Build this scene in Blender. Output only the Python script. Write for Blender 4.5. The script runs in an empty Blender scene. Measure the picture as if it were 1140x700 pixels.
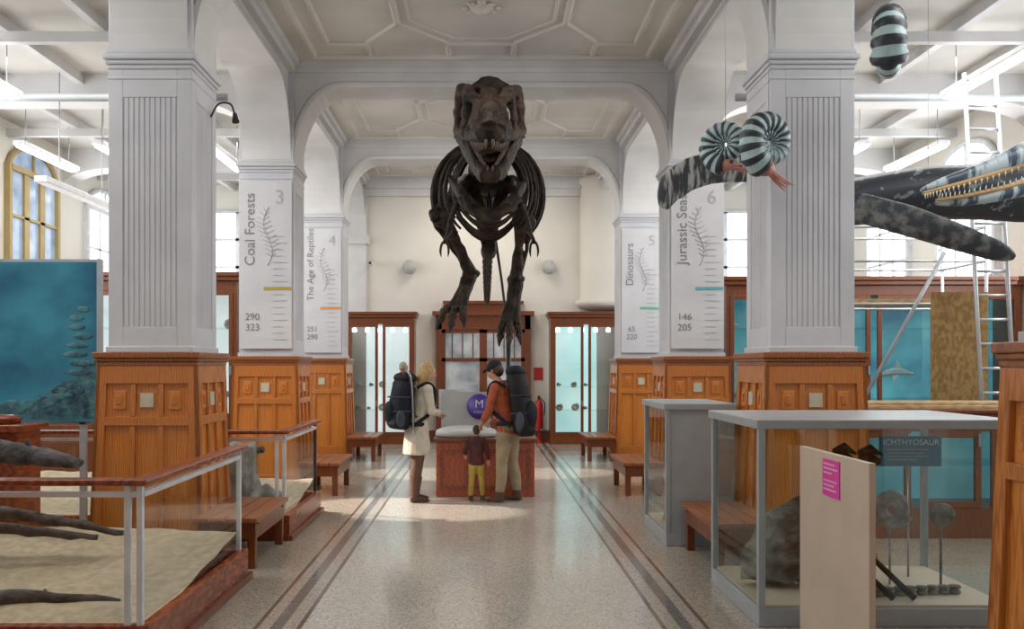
import bpy, bmesh, math, random
from mathutils import Vector, Matrix, Euler, noise
random.seed(7)
S=bpy.context.scene
COL=S.collection
try:
    S.view_settings.view_transform='Standard'
except Exception: pass
V=Vector
W={}
# ------------------------------------------------------------------ materials
def mk(name,c,c2=None,sc=5,rough=.5,metal=0,bump=0,bsc=None,tex='noise',stretch=(1,1,1),emit=None,es=0,lo=.35,hi=.65,detail=4,spec=None):
    m=bpy.data.materials.new(name); m.use_nodes=True
    nt=m.node_tree; N=nt.nodes; L=nt.links
    b=N['Principled BSDF']
    b.inputs['Base Color'].default_value=(*c,1)
    b.inputs['Roughness'].default_value=rough
    b.inputs['Metallic'].default_value=metal
    if spec is not None: b.inputs['Specular IOR Level'].default_value=spec
    tc=N.new('ShaderNodeTexCoord'); mp=N.new('ShaderNodeMapping')
    mp.inputs['Scale'].default_value=stretch
    L.new(tc.outputs['Object'],mp.inputs['Vector'])
    if c2 is None: c2=tuple(x*.86 for x in c)
    if tex=='noise':
        t=N.new('ShaderNodeTexNoise'); t.inputs['Scale'].default_value=sc; t.inputs['Detail'].default_value=detail; o=t.outputs['Fac']
    elif tex=='voronoi':
        t=N.new('ShaderNodeTexVoronoi'); t.inputs['Scale'].default_value=sc; o=t.outputs['Color']
    else:
        t=N.new('ShaderNodeTexWave'); t.inputs['Scale'].default_value=sc; t.inputs['Distortion'].default_value=9; t.inputs['Detail'].default_value=4; t.inputs['Detail Scale'].default_value=1.5; o=t.outputs['Fac']
    L.new(mp.outputs['Vector'],t.inputs['Vector'])
    r=N.new('ShaderNodeValToRGB'); r.color_ramp.elements[0].position=lo; r.color_ramp.elements[1].position=hi
    r.color_ramp.elements[0].color=(*c2,1); r.color_ramp.elements[1].color=(*c,1)
    L.new(o,r.inputs['Fac']); L.new(r.outputs['Color'],b.inputs['Base Color'])
    if emit:
        L.new(r.outputs['Color'],b.inputs['Emission Color']); b.inputs['Emission Strength'].default_value=es
    if bump:
        n2=N.new('ShaderNodeTexNoise'); n2.inputs['Scale'].default_value=bsc or sc*4; n2.inputs['Detail'].default_value=5
        L.new(mp.outputs['Vector'],n2.inputs['Vector'])
        bp=N.new('ShaderNodeBump'); bp.inputs['Strength'].default_value=bump; bp.inputs['Distance'].default_value=.02
        L.new(n2.outputs['Fac'],bp.inputs['Height']); L.new(bp.outputs['Normal'],b.inputs['Normal'])
    return m
def mk_glass(name,tint=(.95,.98,.97)):
    m=bpy.data.materials.new(name); m.use_nodes=True
    nt=m.node_tree; N=nt.nodes; L=nt.links
    N.remove(N['Principled BSDF']); out=N['Material Output']
    t=N.new('ShaderNodeBsdfTransparent'); t.inputs['Color'].default_value=(*tint,1)
    g=N.new('ShaderNodeBsdfGlossy'); g.inputs['Roughness'].default_value=.02
    lw=N.new('ShaderNodeLayerWeight'); lw.inputs['Blend'].default_value=.5
    p=N.new('ShaderNodeMath'); p.operation='POWER'; p.inputs[1].default_value=4; L.new(lw.outputs['Facing'],p.inputs[0])
    q=N.new('ShaderNodeMath'); q.operation='MULTIPLY_ADD'; q.inputs[1].default_value=.35; q.inputs[2].default_value=.035; L.new(p.outputs[0],q.inputs[0])
    mx=N.new('ShaderNodeMixShader')
    L.new(q.outputs[0],mx.inputs['Fac']); L.new(t.outputs[0],mx.inputs[1]); L.new(g.outputs[0],mx.inputs[2]); L.new(mx.outputs[0],out.inputs['Surface'])
    return m
def mk_floor():
    m=mk('terrazzo',(.56,.52,.455),(.27,.245,.21),sc=85,rough=.16,tex='voronoi',lo=.05,hi=.6)
    nt=m.node_tree;N=nt.nodes;L=nt.links;b=N['Principled BSDF']
    base=b.inputs['Base Color'].links[0].from_socket
    tc=[n for n in N if n.type=='TEX_COORD'][0]
    big=N.new('ShaderNodeTexNoise'); big.inputs['Scale'].default_value=1.2
    L.new(tc.outputs['Object'],big.inputs['Vector'])
    sx=N.new('ShaderNodeSeparateXYZ'); L.new(tc.outputs['Object'],sx.inputs[0])
    ab=N.new('ShaderNodeMath'); ab.operation='ABSOLUTE'; L.new(sx.outputs['X'],ab.inputs[0])
    mr=N.new('ShaderNodeMapRange'); mr.inputs['From Min'].default_value=1.1; mr.inputs['From Max'].default_value=1.6
    L.new(ab.outputs[0],mr.inputs['Value'])
    r=N.new('ShaderNodeValToRGB'); cr=r.color_ramp; cr.interpolation='CONSTANT'
    def st(p,c): 
        e=cr.elements.new(p); e.color=c
    cr.elements[0].position=0; cr.elements[0].color=(1,1,1,1); cr.elements[1].position=.99; cr.elements[1].color=(.76,.74,.70,1)
    mar=(.27,.17,.16,1); gr=(.30,.29,.32,1); li=(.82,.80,.78,1)
    st(.12,mar); st(.18,li); st(.36,gr); st(.52,li); st(.68,mar); st(.74,(.76,.74,.70,1))
    L.new(mr.outputs[0],r.inputs['Fac'])
    mx=N.new('ShaderNodeMix'); mx.data_type='RGBA'; mx.blend_type='MULTIPLY'; mx.inputs['Factor'].default_value=1
    L.new(base,mx.inputs[6]); L.new(r.outputs['Color'],mx.inputs[7])
    L.new(mx.outputs[2],b.inputs['Base Color'])
    mr2=N.new('ShaderNodeMapRange'); mr2.inputs['To Min'].default_value=.08; mr2.inputs['To Max'].default_value=.24
    L.new(big.outputs['Fac'],mr2.inputs['Value']); L.new(mr2.outputs[0],b.inputs['Roughness'])
    b.inputs['Specular IOR Level'].default_value=.85
    return m
plaster=mk('plaster_white',(.67,.665,.66),(.58,.575,.575),sc=1.5,rough=.75,bump=.05)
plasterc=mk('plaster_column',(.59,.60,.635),(.52,.53,.565),sc=2,rough=.7,bump=.04)
creamw=mk('plaster_cream',(.74,.715,.65),(.67,.64,.58),sc=.8,rough=.8,bump=.03)
ceilm=mk('plaster_ceiling',(.64,.62,.575),(.53,.515,.48),sc=1,rough=.8)
floorm=mk_floor()
wood=mk('oak_orange',(.56,.195,.038),(.38,.115,.020),sc=5,rough=.27,tex='wave',stretch=(5,5,.35),lo=.1,hi=.9)
wood2=mk('oak_panel',(.66,.235,.04),(.46,.145,.024),sc=4,rough=.3,tex='wave',stretch=(5,5,.35),lo=.1,hi=.9)
woodc=mk('oak_cornice',(.33,.105,.025),(.22,.065,.016),sc=5,rough=.3,tex='wave',stretch=(2,2,2),lo=.1,hi=.9)
wooddk=mk('mahogany',(.22,.062,.018),(.13,.036,.011),sc=4,rough=.28,tex='wave',stretch=(3,3,.6),lo=.1,hi=.9)
woodred=mk('red_stained_wood',(.30,.07,.025),(.19,.043,.016),sc=4,rough=.26,tex='wave',stretch=(1,1,4),lo=.1,hi=.9)
benchm=mk('bench_wood',(.32,.105,.03),(.21,.065,.019),sc=4,rough=.3,tex='wave',stretch=(5,.6,4),lo=.1,hi=.9)
deskm=mk('desk_wood',(.48,.10,.028),(.32,.062,.018),sc=4,rough=.28,tex='wave',stretch=(1,1,4),lo=.1,hi=.9)
plaqm=mk('plaque_cream',(.55,.50,.38),sc=20,rough=.4)
glass=mk_glass('clear_glass')
whitem=mk('white_painted_metal',(.72,.74,.76),sc=8,rough=.35)
greym=mk('grey_painted_metal',(.36,.39,.41),(.32,.35,.37),sc=6,rough=.35)
blackm=mk('black_metal',(.02,.02,.022),sc=8,rough=.4)
steel=mk('steel',(.45,.46,.48),sc=8,rough=.35,metal=.8)
alum=mk('aluminium',(.62,.65,.68),sc=8,rough=.35,metal=.5)
sand=mk('sand',(.55,.44,.31),(.42,.33,.23),sc=14,rough=.95,bump=.35,bsc=70)
log=mk('fossil_bark',(.11,.095,.09),(.026,.024,.025),sc=10,rough=.8,bump=.9,bsc=30)
rock=mk('rock_grey',(.36,.35,.33),(.16,.15,.14),sc=8,rough=.9,bump=.8,bsc=25)
bone=mk('dark_bone',(.050,.030,.020),(.008,.006,.005),sc=7,rough=.55,bump=.9,bsc=28,spec=.25)
toothm=mk('tooth_dark',(.12,.085,.06),sc=20,rough=.5)
tealm=mk('underwater_image',(.035,.19,.25),(.006,.06,.11),sc=1.4,rough=.3,emit=1,es=.28,detail=7,stretch=(1,1,1.2))
tealbr=mk('turquoise_backlit',(.60,.78,.77),(.38,.64,.66),sc=1.0,rough=.5,emit=1,es=.8)
tealdk=mk('aquarium_backdrop',(.14,.40,.46),(.04,.22,.29),sc=1.2,rough=.5,emit=1,es=.5)
whitebl=mk('white_backlit',(.74,.80,.81),(.60,.70,.73),sc=1.0,rough=.5,emit=1,es=.75)
lightm=mk('lamp_diffuser',(1,1,1),(1,1,1),rough=.5,emit=1,es=6)
daym=mk('daylight_glass',(.92,.96,1),(.80,.88,.98),sc=1.2,rough=.3,emit=1,es=3.2)
skyb=mk('window_sky_glass',(.26,.32,.40),(.12,.18,.27),sc=2.5,rough=.2,emit=1,es=.9)
winfr=mk('window_frame_ochre',(.46,.34,.14),sc=5,rough=.5)
txt=mk('lettering_grey',(.22,.22,.24),sc=5,rough=.6)
txtl=mk('lettering_light',(.42,.43,.47),sc=5,rough=.6)
bann=mk('banner_white',(.62,.62,.64),(.56,.56,.585),sc=2,rough=.5)
olive=mk('stripe_olive',(.45,.36,.04),sc=4); orange=mk('stripe_orange',(.75,.28,.04),sc=4); green=mk('stripe_green',(.12,.5,.3),sc=4); tealst=mk('stripe_teal',(.12,.42,.45),sc=4)
purple=mk('purple_sign',(.08,.04,.30),sc=5,rough=.4)
pink=mk('pink_label',(.75,.05,.38),sc=5,rough=.5)
board=mk('cream_board',(.58,.47,.36),(.52,.42,.32),sc=3,rough=.6)
osb=mk('osb',(.42,.26,.09),(.26,.15,.05),sc=22,rough=.8,stretch=(1,1,.6),lo=.4,hi=.6)
pine=mk('pine_timber',(.60,.42,.22),(.48,.32,.16),sc=3,rough=.6,tex='wave',stretch=(.6,5,5))
redm=mk('extinguisher_red',(.55,.02,.02),sc=5,rough=.3)
stripeW=mk('shell_white',(.44,.58,.59),(.32,.45,.47),sc=14,rough=.4)
stripeD=mk('shell_dark',(.018,.026,.035),(.035,.05,.06),sc=14,rough=.4)
flesh=mk('mollusc_flesh',(.62,.32,.26),(.45,.18,.15),sc=9,rough=.45)
reptile=mk('marine_reptile_skin',(.022,.028,.04),(.20,.24,.26),sc=9,rough=.45,lo=.34,hi=.40,detail=6)
flipm=mk('flipper_skin',(.035,.042,.052),(.20,.20,.185),sc=9,rough=.45,lo=.36,hi=.56,detail=6)
flips=mk('flipper_striped_skin',(.05,.06,.07),(.50,.52,.50),sc=5,rough=.45,lo=.40,hi=.52,detail=5,stretch=(4.5,1,1.0))
reptile2=mk('marine_reptile_striped',(.42,.50,.54),(.04,.07,.11),sc=4,rough=.4,lo=.44,hi=.54,stretch=(3.6,1,.8),detail=4)
gum=mk('gum_ochre',(.48,.30,.13),sc=8,rough=.5); ivory=mk('ivory',(.75,.70,.55),sc=8,rough=.4)
skin=mk('skin',(.60,.34,.24),(.55,.29,.20),sc=6,rough=.55)
hairbl=mk('hair_blonde',(.55,.38,.17),(.32,.20,.08),sc=25,rough=.6,stretch=(3,3,.4)); hairbr=mk('hair_brown',(.05,.028,.015),sc=25,rough=.6); hairgr=mk('hair_fair',(.45,.38,.30),(.3,.24,.18),sc=25,rough=.7)
coatw=mk('coat_cream',(.62,.57,.47),(.48,.44,.36),sc=10,rough=.8,bump=.4,bsc=14)
jackr=mk('jacket_rust',(.45,.10,.035),(.28,.06,.025),sc=10,rough=.75,bump=.4,bsc=14)
khaki=mk('khaki',(.36,.28,.17),(.26,.20,.12),sc=8,rough=.85,bump=.4,bsc=12)
brownt=mk('trousers_brown',(.13,.07,.045),sc=8,rough=.85,bump=.3,bsc=12)
bootm=mk('boot_leather',(.09,.045,.026),sc=8,rough=.5)
packm=mk('pack_navy',(.010,.013,.024),(.006,.008,.014),sc=8,rough=.7,bump=.5,bsc=14,spec=.3)
packb=mk('pack_black',(.010,.010,.013),sc=8,rough=.65,spec=.3)
packg=mk('pack_greyblue',(.05,.065,.09),(.02,.028,.04),sc=6,rough=.6,bump=.4,bsc=12)
darkred=mk('child_jacket',(.12,.03,.03),(.05,.02,.02),sc=12,rough=.8); yellow=mk('child_trousers',(.50,.36,.08),(.4,.27,.05),sc=8,rough=.8,bump=.3,bsc=12)
pinkc=mk('toddler_pink',(.55,.08,.14),sc=8,rough=.8); eyem=mk('eye_dark',(.02,.02,.02),rough=.2); lipm=mk('lips',(.45,.14,.12),rough=.4)
paper=mk('paper_leaflet',(.35,.55,.30),rough=.6)
# ------------------------------------------------------------------ mesh builder
class MB:
    def __init__(s): s.v=[];s.f=[];s.m=[];s.s=[]
    def add(s,vs,fs,mi=0,sm=False):
        o=len(s.v); s.v+= [V(p) for p in vs]
        for f in fs: s.f.append([o+i for i in f]); s.m.append(mi); s.s.append(sm)
    def hexa(s,p,mi=0):
        s.add(p,[(0,3,2,1),(4,5,6,7),(0,1,5,4),(1,2,6,5),(2,3,7,6),(3,0,4,7)],mi)
    def box(s,x0,x1,y0,y1,z0,z1,mi=0):
        s.hexa([(x0,y0,z0),(x1,y0,z0),(x1,y1,z0),(x0,y1,z0),(x0,y0,z1),(x1,y0,z1),(x1,y1,z1),(x0,y1,z1)],mi); return s
    def tube(s,pts,rad,n=8,mi=0,sm=True,mis=None,ref=None):
        pts=[V(p) for p in pts]; k=len(pts)
        if not isinstance(rad,(list,)): rad=[rad]*k
        vs=[]
        if ref is not None: ref=V(ref)
        for i in range(k):
            t=(pts[min(i+1,k-1)]-pts[max(i-1,0)])
            if t.length<1e-9: t=V((0,0,1))
            t.normalize()
            if ref is None:
                ref=V((1,0,0)) if abs(t.x)<.9 else V((0,0,1))
            ref=(ref-t*ref.dot(t)); ref.normalize(); bi=t.cross(ref)
            r=rad[i]; a,b=(r if isinstance(r,tuple) else (r,r))
            for j in range(n):
                an=2*math.pi*j/n
                vs.append(pts[i]+ref*(a*math.cos(an))+bi*(b*math.sin(an)))
        o=len(s.v); s.v+=vs
        for i in range(k-1):
            for j in range(n):
                s.f.append([o+i*n+j,o+i*n+(j+1)%n,o+(i+1)*n+(j+1)%n,o+(i+1)*n+j]); s.m.append(mis[i] if mis else mi); s.s.append(sm)
        s.f.append([o+j for j in range(n)][::-1]); s.m.append(mis[0] if mis else mi); s.s.append(False)
        s.f.append([o+(k-1)*n+j for j in range(n)]); s.m.append(mis[-1] if mis else mi); s.s.append(False)
        return s
    def sphere(s,c,r,nu=16,nv=10,mi=0,rot=None):
        if not isinstance(r,tuple): r=(r,r,r)
        c=V(c); vs=[]; fs=[]
        for i in range(nv+1):
            ph=math.pi*i/nv
            for j in range(nu):
                th=2*math.pi*j/nu
                p=V((r[0]*math.sin(ph)*math.cos(th),r[1]*math.sin(ph)*math.sin(th),r[2]*math.cos(ph)))
                if rot: p=rot@p
                vs.append(c+p)
        for i in range(nv):
            for j in range(nu):
                a=i*nu+j;b=i*nu+(j+1)%nu
                if i==0: fs.append((a,a+nu,b+nu))
                elif i==nv-1: fs.append((a,a+nu,b))
                else: fs.append((a,a+nu,b+nu,b))
        s.add(vs,fs,mi,True); return s
    def lathe(s,prof,c,n=24,mi=0,sm=True):
        c=V(c); vs=[];fs=[]
        for r,z in prof:
            for j in range(n):
                a=2*math.pi*j/n; vs.append(c+V((r*math.cos(a),r*math.sin(a),z)))
        for i in range(len(prof)-1):
            for j in range(n): fs.append((i*n+j,i*n+(j+1)%n,(i+1)*n+(j+1)%n,(i+1)*n+j))
        fs.append(tuple(range(n))[::-1]); fs.append(tuple((len(prof)-1)*n+j for j in range(n)))
        s.add(vs,fs,mi,sm); return s
def spath(pts,n=6):
    pts=[V(p) for p in pts]; out=[]
    for i in range(len(pts)-1):
        p0=pts[max(i-1,0)];p1=pts[i];p2=pts[i+1];p3=pts[min(i+2,len(pts)-1)]
        for k in range(n):
            t=k/n
            out.append(.5*((2*p1)+(p2-p0)*t+(2*p0-5*p1+4*p2-p3)*t*t+(3*p1-p0-3*p2+p3)*t**3))
    out.append(pts[-1]); return out
def lerpl(vals,m):
    out=[]
    for i in range(m):
        t=i/(m-1)*(len(vals)-1); k=min(int(t),len(vals)-2); f=t-k
        a,b=vals[k],vals[k+1]
        if isinstance(a,tuple): out.append(tuple(x*(1-f)+y*f for x,y in zip(a,b)))
        else: out.append(a*(1-f)+b*f)
    return out
def stube(mb,pts,rad,n=8,k=6,**kw):
    p=spath(pts,k); mb.tube(p,lerpl(rad,len(p)) if isinstance(rad,list) else rad,n,**kw); return mb
def build(name,mb,mats,origin=V((0,0,0)),bevel=0,remesh=0,smooth_it=2,jitter=0):
    me=bpy.data.meshes.new(name)
    me.from_pydata([p-origin for p in mb.v],[],mb.f)
    if not isinstance(mats,(list,tuple)): mats=[mats]
    for m in mats: me.materials.append(m)
    for p,mi,sm in zip(me.polygons,mb.m,mb.s): p.material_index=mi; p.use_smooth=sm
    bm=bmesh.new(); bm.from_mesh(me)
    bmesh.ops.recalc_face_normals(bm,faces=bm.faces)
    if jitter:
        for v in bm.verts:
            v.co+=noise.noise_vector(v.co*9)*jitter
    bm.to_mesh(me); bm.free()
    o=bpy.data.objects.new(name,me); COL.objects.link(o)
    if remesh:
        md=o.modifiers.new('r','REMESH'); md.mode='VOXEL'; md.voxel_size=remesh; md.use_smooth_shade=True
        s2=o.modifiers.new('s','SMOOTH'); s2.iterations=smooth_it; s2.factor=.5
        dg=bpy.context.evaluated_depsgraph_get(); dg.update()
        nm=bpy.data.meshes.new_from_object(o.evaluated_get(dg)); o.modifiers.clear()
        if not nm.materials: nm.materials.append(mats[0])
        for p in nm.polygons: p.use_smooth=True
        o.data=nm
    if bevel:
        md=o.modifiers.new('bevel','BEVEL'); md.width=bevel; md.segments=2; md.limit_method='ANGLE'
    return o
def thing(name,label,cat,loc,group=None):
    e=bpy.data.objects.new(name,None); COL.objects.link(e); e.location=loc; e.empty_display_size=.1
    e['label']=label; e['category']=cat
    if group: e['group']=group
    W[e.name]=V(loc); return e
def part(parent,name,mb,mats,label=None,**kw):
    o=build(name,mb,mats,W[parent.name],**kw); o.parent=parent; W[o.name]=W[parent.name]
    if label: o['label']=label
    return o
def solo(name,mb,mats,label,cat,group=None,**kw):
    xs=[p.x for p in mb.v];ys=[p.y for p in mb.v];zs=[p.z for p in mb.v]
    c=V(((min(xs)+max(xs))/2,(min(ys)+max(ys))/2,min(zs)))
    o=build(name,mb,mats,c,**kw); o.location=c; o['label']=label; o['category']=cat
    if group:o['group']=group
    W[o.name]=c; return o
def struct(name,mb,mats,**kw):
    o=build(name,mb,mats,**kw); o['kind']='structure'; return o
def kids(o): return [c for c in bpy.data.objects if c.parent==o]
def clone(o,loc=None,label=None,parent=None):
    c=o.copy(); COL.objects.link(c)
    if parent is not None: c.parent=parent
    if loc is not None: c.location=loc; W[c.name]=V(loc)
    if label: c['label']=label
    for k in kids(o): clone(k,parent=c)
    return c
tn=[0]
def trim(mb,mats=None,**kw):
    tn[0]+=1; return struct('trim_%d'%tn[0],mb,mats or plaster,**kw)
def text(parent,body,loc,size,mat,rot=(math.pi/2,0,0),align='CENTER',sx=1.0):
    cu=bpy.data.curves.new('lettering','FONT'); cu.body=body; cu.size=size; cu.extrude=.001; cu.resolution_u=4
    cu.align_x=align; cu.align_y='CENTER'
    t=bpy.data.objects.new('tmp_text',cu); COL.objects.link(t)
    dg=bpy.context.evaluated_depsgraph_get(); dg.update()
    me=bpy.data.meshes.new_from_object(t.evaluated_get(dg)); bpy.data.objects.remove(t); bpy.data.curves.remove(cu)
    me.materials.clear(); me.materials.append(mat)
    o=bpy.data.objects.new('lettering',me); COL.objects.link(o)
    o.location=V(loc)-W[parent.name]; o.rotation_euler=rot; o.scale=(sx,1,1); o.parent=parent; W[o.name]=V(loc)
    return o
# ------------------------------------------------------------------ room shell
CX=2.86; ROWS=[3.78,8.11,12.30,16.50]; ZC=5.75; YB=19.6; XW=7.6
struct('floor',MB().box(-XW-.2,XW+.2,-3,YB+.2,-.1,0),floorm)
mb=MB(); mb.box(-2.6,2.6,-3,YB+.2,ZC,ZC+.15); mb.box(-XW-.2,-2.6,-3,YB+.2,5.6,5.9); mb.box(2.6,XW+.2,-3,YB+.2,5.6,5.9)
struct('ceiling',mb,ceilm)
struct('wall_back',MB().box(-XW-.2,XW+.2,YB,YB+.2,0,5.9),creamw)
struct('wall_left',MB().box(-XW-.2,-XW,-3,YB,0,5.6),creamw)
struct('wall_right',MB().box(XW,XW+.2,-3,YB,0,5.6),creamw)
struct('baseboard_back',MB().box(-XW,XW,YB-.04,YB,0,.25),wooddk)
# windows
wn=[0]
def window_side(x,y0,y1,z0,z1,arch=True,glassm=daym,frm=whitem,nx=2,nz=3,fr=.03):
    wn[0]+=1; d=-1 if x>0 else 1
    mb=MB(); t=.06
    a,b=sorted((x+d*.005,x+d*.03)); fa,fb=sorted((x+d*.0,x+d*.1))
    mb.box(a,b,y0,y1,z0,z1,1)
    mb.box(fa,fb,y0-t,y0+t*.4,z0-t,z1+t); mb.box(fa,fb,y1-t*.4,y1+t,z0-t,z1+t)
    mb.box(fa,fb,y0,y1,z0-t,z0+.03); mb.box(fa,fb,y0,y1,z1-.03,z1+t)
    fc,fd=sorted((x+d*.0,x+d*.075))
    for i in range(1,nx): yy=y0+(y1-y0)*i/nx; mb.box(fc,fd,yy-fr,yy+fr,z0,z1)
    for i in range(1,nz): zz=z0+(z1-z0)*i/nz; mb.box(fc,fd,y0,y1,zz-.022,zz+.022)
    if arch:
        r=(y1-y0)/2; cy=(y0+y1)/2; pts=[(x+d*.05,cy+r*math.cos(t2),z1+.0+ .55*r*math.sin(t2)) for t2 in [math.pi*k/12 for k in range(13)]]
        mb.tube(pts,.05,6)
        vs=[(x+d*.02,p[1],p[2]) for p in pts]; mb.add(vs,[tuple(range(13))],1)
        mb.tube([(x+d*.05,cy,z1),(x+d*.05,cy,z1+.5*r)],.03,6)
    struct('window_%d'%wn[0],mb,[frm,glassm])
window_side(-XW,14.35,15.95,3.35,4.85,True,skyb,winfr,3,2,.08)
window_side(-XW,10.2,11.9,3.2,4.8,True,daym,winfr,3,2)  # extra window, its glowing panes added to bring more light in
window_side(-XW,17.2,18.8,3.2,4.7,True,daym,whitem,3,2)  # another window added for light
window_side(-XW,5.5,7.2,3.2,4.8,True,daym,winfr,3,2)
for y in (5.5,10.0,13.2,15.9): window_side(XW,y,y+1.6,3.0,4.7,True,daym,whitem,3,3)
def window_back(x0,x1,z0,z1):
    wn[0]+=1; mb=MB(); y=YB; t=.06
    mb.box(x0,x1,y-.03,y-.005,z0,z1,1)
    for a in (x0,(x0+x1)/2,x1): mb.box(a-.04,a+.04,y-.09,y,z0,z1)
    for k in range(4): zz=z0+(z1-z0)*k/3; mb.box(x0-.04,x1+.04,y-.09,y,zz-.03,zz+.03)
    struct('window_%d'%wn[0],mb,[whitem,daym])
window_back(-6.0,-4.6,3.2,5.0); window_back(4.6,6.0,3.2,5.0)
# ------------------------------------------------------------------ columns
col=thing('column','fluted white plaster column on a panelled oak base','column',(0,0,0),'hall columns')
def hz(z): return .485-.055*z/1.7
def fbox(mb,u0,u1,z0,z1,d0,d1,k,mi=0):
    R=Matrix.Rotation(k*math.pi/2,3,'Z'); P=[]
    for z in (z0,z1):
        for (u,d) in ((u0,d1),(u1,d1),(u1,d0),(u0,d0)):
            P.append(R@V((u*hz(z),-(hz(z)+d),z)))
    mb.hexa(P,mi)
mb=MB(); h0,h1=hz(0)-.03,hz(1.7)-.03
mb.hexa([(-h0,-h0,0),(h0,-h0,0),(h0,h0,0),(-h0,h0,0),(-h1,-h1,1.7),(h1,-h1,1.7),(h1,h1,1.7),(-h1,h1,1.7)],1)
for k in range(4):
    fbox(mb,-1,-.80,0,1.7,-.04,0,k); fbox(mb,.80,1,0,1.7,-.04,0,k)
    fbox(mb,-.82,.82,0,.24,-.04,.0,k); fbox(mb,-.82,.82,1.17,1.25,-.04,0,k); fbox(mb,-.82,.82,1.53,1.7,-.04,0,k)
    for u in (-.27,.27):
        fbox(mb,u-.05,u+.05,.24,1.17,-.04,-.004,k); fbox(mb,u-.05,u+.05,1.25,1.53,-.04,-.004,k)
    for u in (-.535,.535):
        fbox(mb,u-.12,u+.12,1.31,1.47,-.04,-.012,k,1); fbox(mb,u-.05,u+.05,1.35,1.43,-.04,0,k)
    fbox(mb,-1.03,1.03,0,.10,-.02,.02,k)
part(col,'wood_base',mb,[wood,wood2],bevel=.006)
for k in range(4):
    mb=MB(); fbox(mb,-.13,.13,1.33,1.45,-.04,-.008,k)
    part(col,'plaque',mb,plaqm,'small cream square plaque')
mb=MB(); mb.box(-.435,.435,-.435,.435,1.68,1.72); mb.box(-.445,.445,-.445,.445,1.72,1.75); mb.box(-.46,.46,-.46,.46,1.75,1.80)
part(col,'base_cornice',mb,woodc,bevel=.008)
def reeded(mb,z0,z1,h,zp0,zp1):
    mb.box(-h+.012,h-.012,-h+.012,h-.012,z0,z1)
    for k in range(4):
        R=Matrix.Rotation(k*math.pi/2,3,'Z')
        def bx(x0,x1,a,b,d=0):
            mb.hexa([R@V(p) for p in [(x0,-h-d,a),(x1,-h-d,a),(x1,-h+.05,a),(x0,-h+.05,a),(x0,-h-d,b),(x1,-h-d,b),(x1,-h+.05,b),(x0,-h+.05,b)]])
        bx(-h+.001,-.235,z0,z1); bx(.235,h-.001,z0,z1); bx(-.236,.236,z0,zp0); bx(-.236,.236,zp1,z1)
        for i in range(10):
            x=-.222+i*.0455; bx(x,x+.034,zp0-.001,zp1+.001,-.004)
mb=MB(); reeded(mb,1.80,4.24,.36,2.02,4.0); mb.box(-.378,.378,-.378,.378,1.80,1.85)
part(col,'shaft',mb,plasterc,bevel=.005)
mb=MB(); mb.box(-.368,.368,-.368,.368,4.15,4.18); mb.box(-.37,.37,-.37,.37,4.24,4.28); mb.box(-.383,.383,-.383,.383,4.28,4.32); mb.box(-.40,.40,-.40,.40,4.32,4.37); mb.box(-.378,.378,-.378,.378,4.37,4.42)
part(col,'capital',mb,plasterc,bevel=.014)
mb=MB(); reeded(mb,4.42,5.74,.36,4.62,5.4)
part(col,'pier',mb,plasterc,bevel=.005)
first=True; cols=[]
for r in ROWS:
    for s in (-1,1):
        if first: col.location=(s*CX,r,0); W[col.name]=V((s*CX,r,0)); first=False; cols.append(col)
        else: cols.append(clone(col,(s*CX,r,0)))
# arches
def arch(mb,axis,s0,s1,c0,c1,zs,zt,ztop,a,band=True):
    b=zt-zs; q=[]
    for k in range(13):
        t=k/12*math.pi/2; q.append((s0+a*(1-math.cos(t)),zs+b*math.sin(t)))
    full=q+[(s1-(s-s0),z) for s,z in reversed(q)]
    def P(s,c,z): return (s,c,z) if axis=='x' else (c,s,z)
    for (sa,za),(sb,zb) in zip(full[:-1],full[1:]):
        if abs(sa-sb)<1e-6: continue
        mb.hexa([P(sa,c0,za),P(sb,c0,zb),P(sb,c1,zb),P(sa,c1,za),P(sa,c0,ztop),P(sb,c0,ztop),P(sb,c1,ztop),P(sa,c1,ztop)])
    if band:
        for w0,w1,o in ((0,.05,.035),(.085,.11,.02)):
            ring=[]
            for i,(s,z) in enumerate(full):
                p0=full[max(i-1,0)];p1=full[min(i+1,len(full)-1)]
                t=V((p1[0]-p0[0],p1[1]-p0[1])); t.normalize(); n=V((-t.y,t.x))
                ring.append((V((s,z))+n*w0,V((s,z))+n*w1))
            for (a0,a1),(b0,b1) in zip(ring[:-1],ring[1:]):
                for e0,e1 in ((c0-o,c0),(c1,c1+o)):
                    mb.hexa([P(a0.x,e0,a0.y),P(b0.x,e0,b0.y),P(b0.x,e1,b0.y),P(a0.x,e1,a0.y),P(a1.x,e0,a1.y),P(b1.x,e0,b1.y),P(b1.x,e1,b1.y),P(a1.x,e1,a1.y)])
for r in ROWS:
    mb=MB(); arch(mb,'x',-2.5,2.5,r-.26,r+.26,4.42,5.40,5.75,.62)
    mb.box(-2.5,2.5,r-.32,r+.32,5.66,5.75); mb.box(-2.5,2.5,r-.29,r+.29,5.60,5.66)
    trim(mb)
    for s in (-1,1):
        mb=MB(); a,b=sorted((s*3.22,s*XW)); arch(mb,'x',a,b,r-.22,r+.22,4.9,5.25,5.6,.9,False); trim(mb)
ys=ROWS+[YB+.36]
for i in range(len(ys)-1):
    for s in (-1,1):
        mb=MB(); a,b=sorted((s*2.57,s*3.15)); y0=ys[i]+.36; y1=ys[i+1]-.36
        arch(mb,'y',y0,y1,a,b,4.42,5.40,5.75,.75)
        c,d=sorted((s*2.42,s*2.58)); mb.box(c,d,y0,y1,5.66,5.75)
        c,d=sorted((s*2.48,s*2.58)); mb.box(c,d,y0,y1,5.58,5.66)
        trim(mb)
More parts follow.
